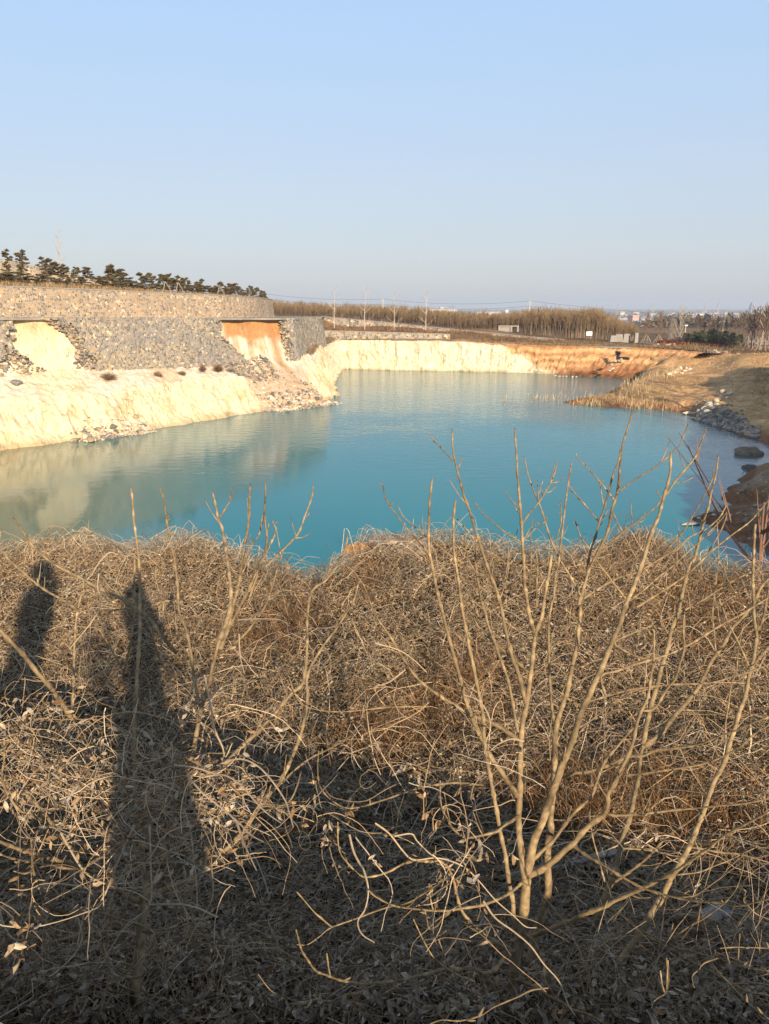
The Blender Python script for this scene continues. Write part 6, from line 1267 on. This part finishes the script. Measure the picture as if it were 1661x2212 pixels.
# vines draped over the left tree and between the branches
def drape(n, uc, vc, su, sv, z0, z1, Lr, rr, cols_, sag=.5, npt=9):
    u = rng.normal(uc, su, n); v = rng.normal(vc, sv, n); z = rng.uniform(z0, z1, n); p = np.array([Pd(a, b, c) for a, b, c in zip(u, v, z)])
    t = np.linspace(0, 1, npt); L = rng.uniform(*Lr, n); d = rng.normal(size=(n, 3)); d[:, 2] *= .5; d /= np.linalg.norm(d, axis=1, keepdims=True)
    turn = rng.normal(size=(n, 3)); turn /= np.linalg.norm(turn, axis=1, keepdims=True); kk = rng.normal(0, .15, n)[:, None]; wob_ = rng.normal(0, .13, (n, npt, 3)); P = np.zeros((n, npt, 3)); P[:, 0] = p
    for i in range(1, npt):        # each stem bends on its own arc, wanders a little and sags
        d = d + kk * np.cross(turn, d) + wob_[:, i]; d[:, 2] -= sag * .22 * rng.random(n); d /= np.linalg.norm(d, axis=1, keepdims=True); P[:, i] = P[:, i - 1] + d * (L / (npt - 1))[:, None]
    g = bank_near_z(P[..., 0], np.maximum(P[..., 1], 1.2)) + .02; P[..., 2] = np.maximum(P[..., 2], g); P[..., 1] = np.maximum(P[..., 1], 1.12 - .433 * P[..., 0])
    V, F = tubes(P, rng.uniform(*rr, n)[:, None] * (1 - .4 * t)[None], 4); c = cols_[rng.integers(0, len(cols_), n)] * rng.uniform(.7, 1.2, (n, 1)); return V, F[0], np.repeat(np.clip(c, .02, .75), npt * 4, 0), P
VV, FF, CC, off = [], [], [], 0; LP = []
for args in ((190, 150, 1660, 130, 50, 2.5, 3.3, (.2, .7)), (110, 50, 1590, 60, 55, 2.6, 3.3, (.2, .6)), (150, 410, 1690, 80, 45, 2.4, 3.2, (.2, .7)), (30, 470, 1540, 80, 40, 2.8, 3.4, (.2, .6)), (60, 150, 1820, 130, 50, 2.2, 2.9, (.3, .8)), (55, 330, 1850, 110, 55, 2.2, 2.8, (.3, .8)), (12, 980, 1800, 50, 50, 2.3, 2.9, (.2, .6)), (18, 1010, 1960, 40, 70, 2.2, 2.8, (.2, .6)), (14, 900, 1640, 80, 60, 2.7, 3.3, (.2, .6)), (12, 1050, 1700, 60, 60, 2.6, 3.1, (.2, .6)), (12, 1440, 1800, 60, 40, 2.8, 3.2, (.2, .5)), (24, 30, 1950, 60, 90, 1.9, 2.4, (.3, .7)), (30, 640, 1770, 120, 50, 2.4, 2.9, (.2, .6))):
    V, F, C, P_ = drape(*args[:7], (args[7][0] * .65, args[7][1] * .62), (.0009, .0021), TAN * 1.05, .5, 14); addm(V, F, C); k = int(args[0] * 1.2); LP.append(P_[rng.integers(0, args[0], k), rng.integers(2, 9, k)])
def traced(spec, z0, z1, r=.0032):
    global off
    uv = smooth_path(parse(spec), 6); z = np.linspace(z0, z1, len(uv)); P_ = np.array([Pd(a, b, c) for (a, b), c in zip(uv, z)]); V, F = tubes(P_[None], np.linspace(r, r * .55, len(P_))[None], 5); addm(V, F[0], np.broadcast_to(np.array((.44, .34, .22)), (len(V), 3)))
for sp, a, b in (("L4 0,430 90,440 190,470 250,482 320,530 380,600 440,660 505,705", 2.49, 2.10), ("L4 60,480 130,560 230,640 300,700 360,760 422,795", 2.41, 2.10), ("L4 200,430 300,400 380,425 450,490 520,590 545,660 563,725", 2.49, 2.18), ("L4 140,0 170,150 190,260 225,340 240,390 270,330 278,322", 2.58, 2.44), ("L4 290,690 320,780 350,850 388,930", 2.24, 2.02), ("L5 290,40 400,220 500,280 560,300 640,320 690,350 720,372", 2.49, 2.27), ("L5 712,0 718,200 712,380 590,490 475,680", 2.41, 2.27), ("L5 640,0 560,180 500,330 440,430 420,600", 2.41, 2.27), ("L5 720,380 800,378 880,380 952,400 L6 100,390 205,440", 2.32, 1.93), ("L5 130,300 60,350 5,400 20,480 60,540 110,552", 2.32, 2.10), ("L5 370,440 390,540 350,620 280,690 230,725", 2.41, 2.18),
    ("L4 830,760 850,840 880,900 L6 900,220 920,310 905,400 870,460 890,520 950,560", 2.32, 2.10), ("A5 0,200 120,290 230,430 320,505 500,490 640,520 760,580 870,690 1000,840 1150,970 1250,1060 1340,1070", 2.49, 2.60), ("A5 160,310 300,290 350,350 450,450 600,560", 2.49, 2.52), ("A5 900,850 1000,990 1150,1100 1290,1220 1400,1370 1530,1520 1600,1700 1661,1800", 2.49, 2.27), ("A3 740,790 850,830 930,930 960,1060 920,1180 910,1280", 2.75, 2.60), ("A3 1240,1175 1130,1155 1020,1200 960,1250", 2.67, 2.69), ("A3 0,360 180,410 300,480 430,600", 2.92, 2.94), ("A3 250,580 120,680 0,720", 2.84, 2.69), ("L2 300,690 400,685 500,690 545,720", 3.10, 2.86), ("L2 305,760 310,860 330,945", 2.92, 2.77), ("L1 470,470 465,540 480,600 450,680 330,830", 3.10, 2.94), ("L1 560,380 520,370 470,420 440,470 415,500", 3.35, 3.28)):
    traced(sp, a, b)
o = mk('draped_vines', np.concatenate(VV), np.concatenate(FF), M['vine'], None, False, np.concatenate(CC)); tag(o, kind='stuff')
LP = np.concatenate(LP); LP = np.concatenate([LP + rng.normal(0, .015, LP.shape) for _ in range(2)]); leaves('hanging_leaves', LP, (.008, .022), LV * .9, .6)
# pale block, cut poles and slab end in the near bank
q = Pd(1535, 2022, 3.7); q[2] = float(bank_near_z(q[0], q[1])); A = Acc(); A.box((0, 0, .045), (.085, .042, .036), 0, (.30, .29, .26), .9); o = A.build('concrete_block', M['concrete']); o.location = q; o.rotation_euler = (.1, .05, .5); tag(o, 'pale broken concrete block lying in the shaded litter at the lower right', 'block')
for i, (a, b, lab) in enumerate((((1080, 1905), (1330, 1900), 'upper of two pale cut poles lying behind the trunks'), ((1120, 1985), (1350, 1885), 'lower of two pale cut poles lying behind the trunks'))):
    p0 = Pd(*a, 4.3); p1 = Pd(*b, 4.5); p0[2] = float(bank_near_z(p0[0], p0[1])) + .05; p1[2] = float(bank_near_z(p1[0], p1[1])) + .09; A = Acc(); A.tube([p0, (p0 + p1) / 2 + np.array((0, 0, .01)), p1], [.012, .013, .010], 7, (.50, .46, .40)); tag(A.build('wooden_pole', M['bark']), lab, 'pole')
p0, p1 = Pz(795, 1163, CAMZ - 3.06), Pz(935, 1170, CAMZ - 3.08); c = (p0 + p1) / 2; dx = (p1 - p0)[:2]; A = Acc(); A.box((0, 0, -.16), (np.linalg.norm(dx) / 2, .14, .19), 0, (.6, .57, .52), .97); o = A.build('concrete_slab', M['concrete']); o.location = c; o.rotation_euler = (0, 0, math.atan2(dx[1], dx[0])); tag(o, 'pale concrete slab edge showing at the brink between vines and water', 'slab')
rock(Pz(771, 1186, CAMZ - 3.1), .17, 'orange earth clod at the left corner of the pale slab on the brink', None, 'pale').data = mk('clod_shape', rock_verts(55), ICO2[1], M['rock'], None, False, (.55, .30, .13)).data
bpy.data.objects.remove(bpy.data.objects['clod_shape'])

# ================================================================ the two people whose shadows fall on the vines (standing just behind the camera)
def mat_person(name, jacket):
    m = Mat(name, .9, .15); s = m.n('ShaderNodeSeparateXYZ'); m.l(m.objpos(), s.inputs[0]); f = m.math('DIVIDE', s.outputs[2], 2.0)
    m.base(m.ramp(f, [(0, (.02, .02, .02)), (.045, (.03, .04, .07)), (.46, jacket), (.735, (.48, .32, .23))], 'CONSTANT')); return m.m
def person(loc, H, label, arms, jacket, seed, rz=0.0):
    k = H / 1.75; e = empty('person', loc, label, 'person', None, rz); me = bpy.data.meshes.new('body'); bm = bmesh.new(); sk = bm.verts.layers.skin.verify(); vs = {}
    def v(nm, p, rx, ry=None): x = bm.verts.new(Vector(p) * k); x[sk].radius = (rx * k, (ry or rx) * k); vs[nm] = x; return x
    def ed(*n):
        for a, b in zip(n[:-1], n[1:]): bm.edges.new((vs[a], vs[b]))
    v('pel', (0, 0, .93), .125, .11); v('waist', (0, 0, 1.08), .12, .10); v('chest', (0, .01, 1.30), .13, .105); v('nk0', (0, .0, 1.45), .075); v('nk', (0, .0, 1.51), .058); v('hd0', (0, .02, 1.57), .075, .085); v('hd1', (0, .02, 1.66), .085, .10); v('hd2', (0, .0, 1.735), .06, .07); v('nose', (0, .125, 1.625), .012)
    ed('pel', 'waist', 'chest', 'nk0', 'nk', 'hd0', 'hd1', 'hd2'); ed('hd0', 'nose')
    for s, sg in (('l', -1), ('r', 1)):
        sh, el, wr, hd = arms[s]; v(s + 'sh', (sg * .165, 0, 1.41), .06); v(s + 'el', el, .045); v(s + 'wr', wr, .034); v(s + 'pm', hd, .036, .02); ed('chest', s + 'sh', s + 'el', s + 'wr', s + 'pm')
        hv = Vector(hd) - Vector(wr); hv.normalize(); sd_ = hv.cross(Vector((0, 1, 0)));  sd_ = sd_.normalized() if sd_.length > .1 else Vector((1, 0, 0))
        for q in range(4):
            o_ = sd_ * (q - 1.5) * .019; L = (.062, .074, .070, .055)[q]; p0 = Vector(hd) + o_ + hv * .03; v(f'{s}f{q}a', p0, .0095); v(f'{s}f{q}b', p0 + hv * L * .55 + Vector((0, .008, 0)), .0085); v(f'{s}f{q}c', p0 + hv * L + Vector((0, .028, 0)), .007); ed(s + 'pm', f'{s}f{q}a', f'{s}f{q}b', f'{s}f{q}c')
        p0 = Vector(hd) - sd_ * .035 * sg - hv * .01; v(s + 'ta', p0, .011); v(s + 'tb', p0 - sd_ * .02 * sg + hv * .035, .009); ed(s + 'pm', s + 'ta', s + 'tb')
        v(s + 'hip', (sg * .075, 0, .86), .10); v(s + 'kn', (sg * .085, .02, .49), .070); v(s + 'an', (sg * .12, -.02, .09), .045); v(s + 'to', (sg * .14, .15, .045), .042, .04); ed('pel', s + 'hip', s + 'kn', s + 'an', s + 'to')
    bm.to_mesh(me); bm.free(); b = bpy.data.objects.new('body', me); scene.collection.objects.link(b); b.parent = e
    for i, x in enumerate(me.skin_vertices[0].data): x.use_root = (i == 0)
    b.modifiers.new('skin', 'SKIN').use_smooth_shade = True; b.modifiers.new('sub', 'SUBSURF').levels = 2; b.modifiers['sub'].render_levels = 2; me.materials.append(mat_person('person_clothes', jacket))
    V = ICO3[0].copy(); V = V * np.array((.097, .112, .105)) * (1 + .05 * fbm(V[:, 0] * 6, V[:, 1] * 6, V[:, 2] * 6, seed, 2))[:, None]; V[:, 1] -= .018; V[:, 2] = np.maximum(V[:, 2], -.02 - .05 * (V[:, 1] < 0)); h_ = mk('hair', (V + np.array((0, .0, 1.68))) * k, ICO3[1], M['hair'], e, True)
    return e
fl = CAMZ - 1.6
hp = np.array((.135, -.40, 12.10)); k1 = 1.80 / 1.75
def rel(p, loc, k, a=0.0):
    q = (np.array(p) - np.array(loc)) / k; return (q[0] * math.cos(a) + q[1] * math.sin(a), -q[0] * math.sin(a) + q[1] * math.cos(a), q[2])
YAW = R(-18)
l1 = (hp[0], hp[1] - .01, fl)
person(l1, 1.80, 'person in a dark padded jacket raising a phone with both hands, standing on the terrace', {'l': ((0, 0, 0), (-.19, .10, 1.22), rel((-.10, -.10, 11.93), l1, k1, YAW), rel((-.085, -.075, 11.97), l1, k1, YAW)), 'r': ((0, 0, 0), (.185, .10, 1.22), rel((.10, -.10, 11.93), l1, k1, YAW), rel((.085, -.075, 11.97), l1, k1, YAW))}, (.03, .035, .05), 1, YAW)
A = Acc(); A.box((0, -.045, 11.985), (.038, .0045, .077), 0, (.02, .02, .022)); tag(A.build('phone', M['black']), 'black phone held up in both hands of the photographing person', 'phone')
G_ = hit(112, 1205, bank_near_z, 6, 14, .05); y0 = -.35; t_ = (G_[1] - y0) / -SUN_DIR.y; hp2 = G_ + np.array(SUN_DIR) * t_
G2 = hit(127, 1172, bank_near_z, 6, 14, .05); t_ = (G2[1] - y0 - .05) / -SUN_DIR.y; hand = G2 + np.array(SUN_DIR) * t_
H2 = float(np.clip((hp2[2] - fl) / .945, 1.5, 2.05)); k2 = H2 / 1.75; l2 = (hp2[0], y0, fl)
hr = np.array(rel(hand, l2, k2, R(-40))); hr[2] = min(hr[2], 2.02); hr[0] = np.clip(hr[0], -.3, .4)
person(l2, H2, 'person in a brown coat beside the photographer with one arm raised overhead', {'l': ((0, 0, 0), (-.24, .02, 1.12), (-.25, .08, .87), (-.25, .10, .80)), 'r': ((0, 0, 0), (.22, .05, 1.66), tuple(hr - np.array((0, 0, .10))), tuple(hr))}, (.10, .07, .05), 2, R(-40))
print('PERSON2', hp2, hand, H2)

# ================================================================ haze over the plain
A = Acc(); hz0, hz1 = -34.0, 46.0; A.box((0, 4400, (hz0 + hz1) / 2), (9500, 4900, (hz1 - hz0) / 2)); o = A.build('haze', None); o['kind'] = 'stuff'
hm = bpy.data.materials.new('haze'); hm.use_nodes = True; t_ = hm.node_tree; t_.nodes.clear(); pv = t_.nodes.new('ShaderNodeVolumePrincipled'); pv.inputs['Color'].default_value = (.72, .84, 1.0, 1); pv.inputs['Density'].default_value = .00026; pv.inputs['Anisotropy'].default_value = 0.0
mo = t_.nodes.new('ShaderNodeOutputMaterial'); t_.links.new(pv.outputs[0], mo.inputs['Volume']); o.data.materials.append(hm)
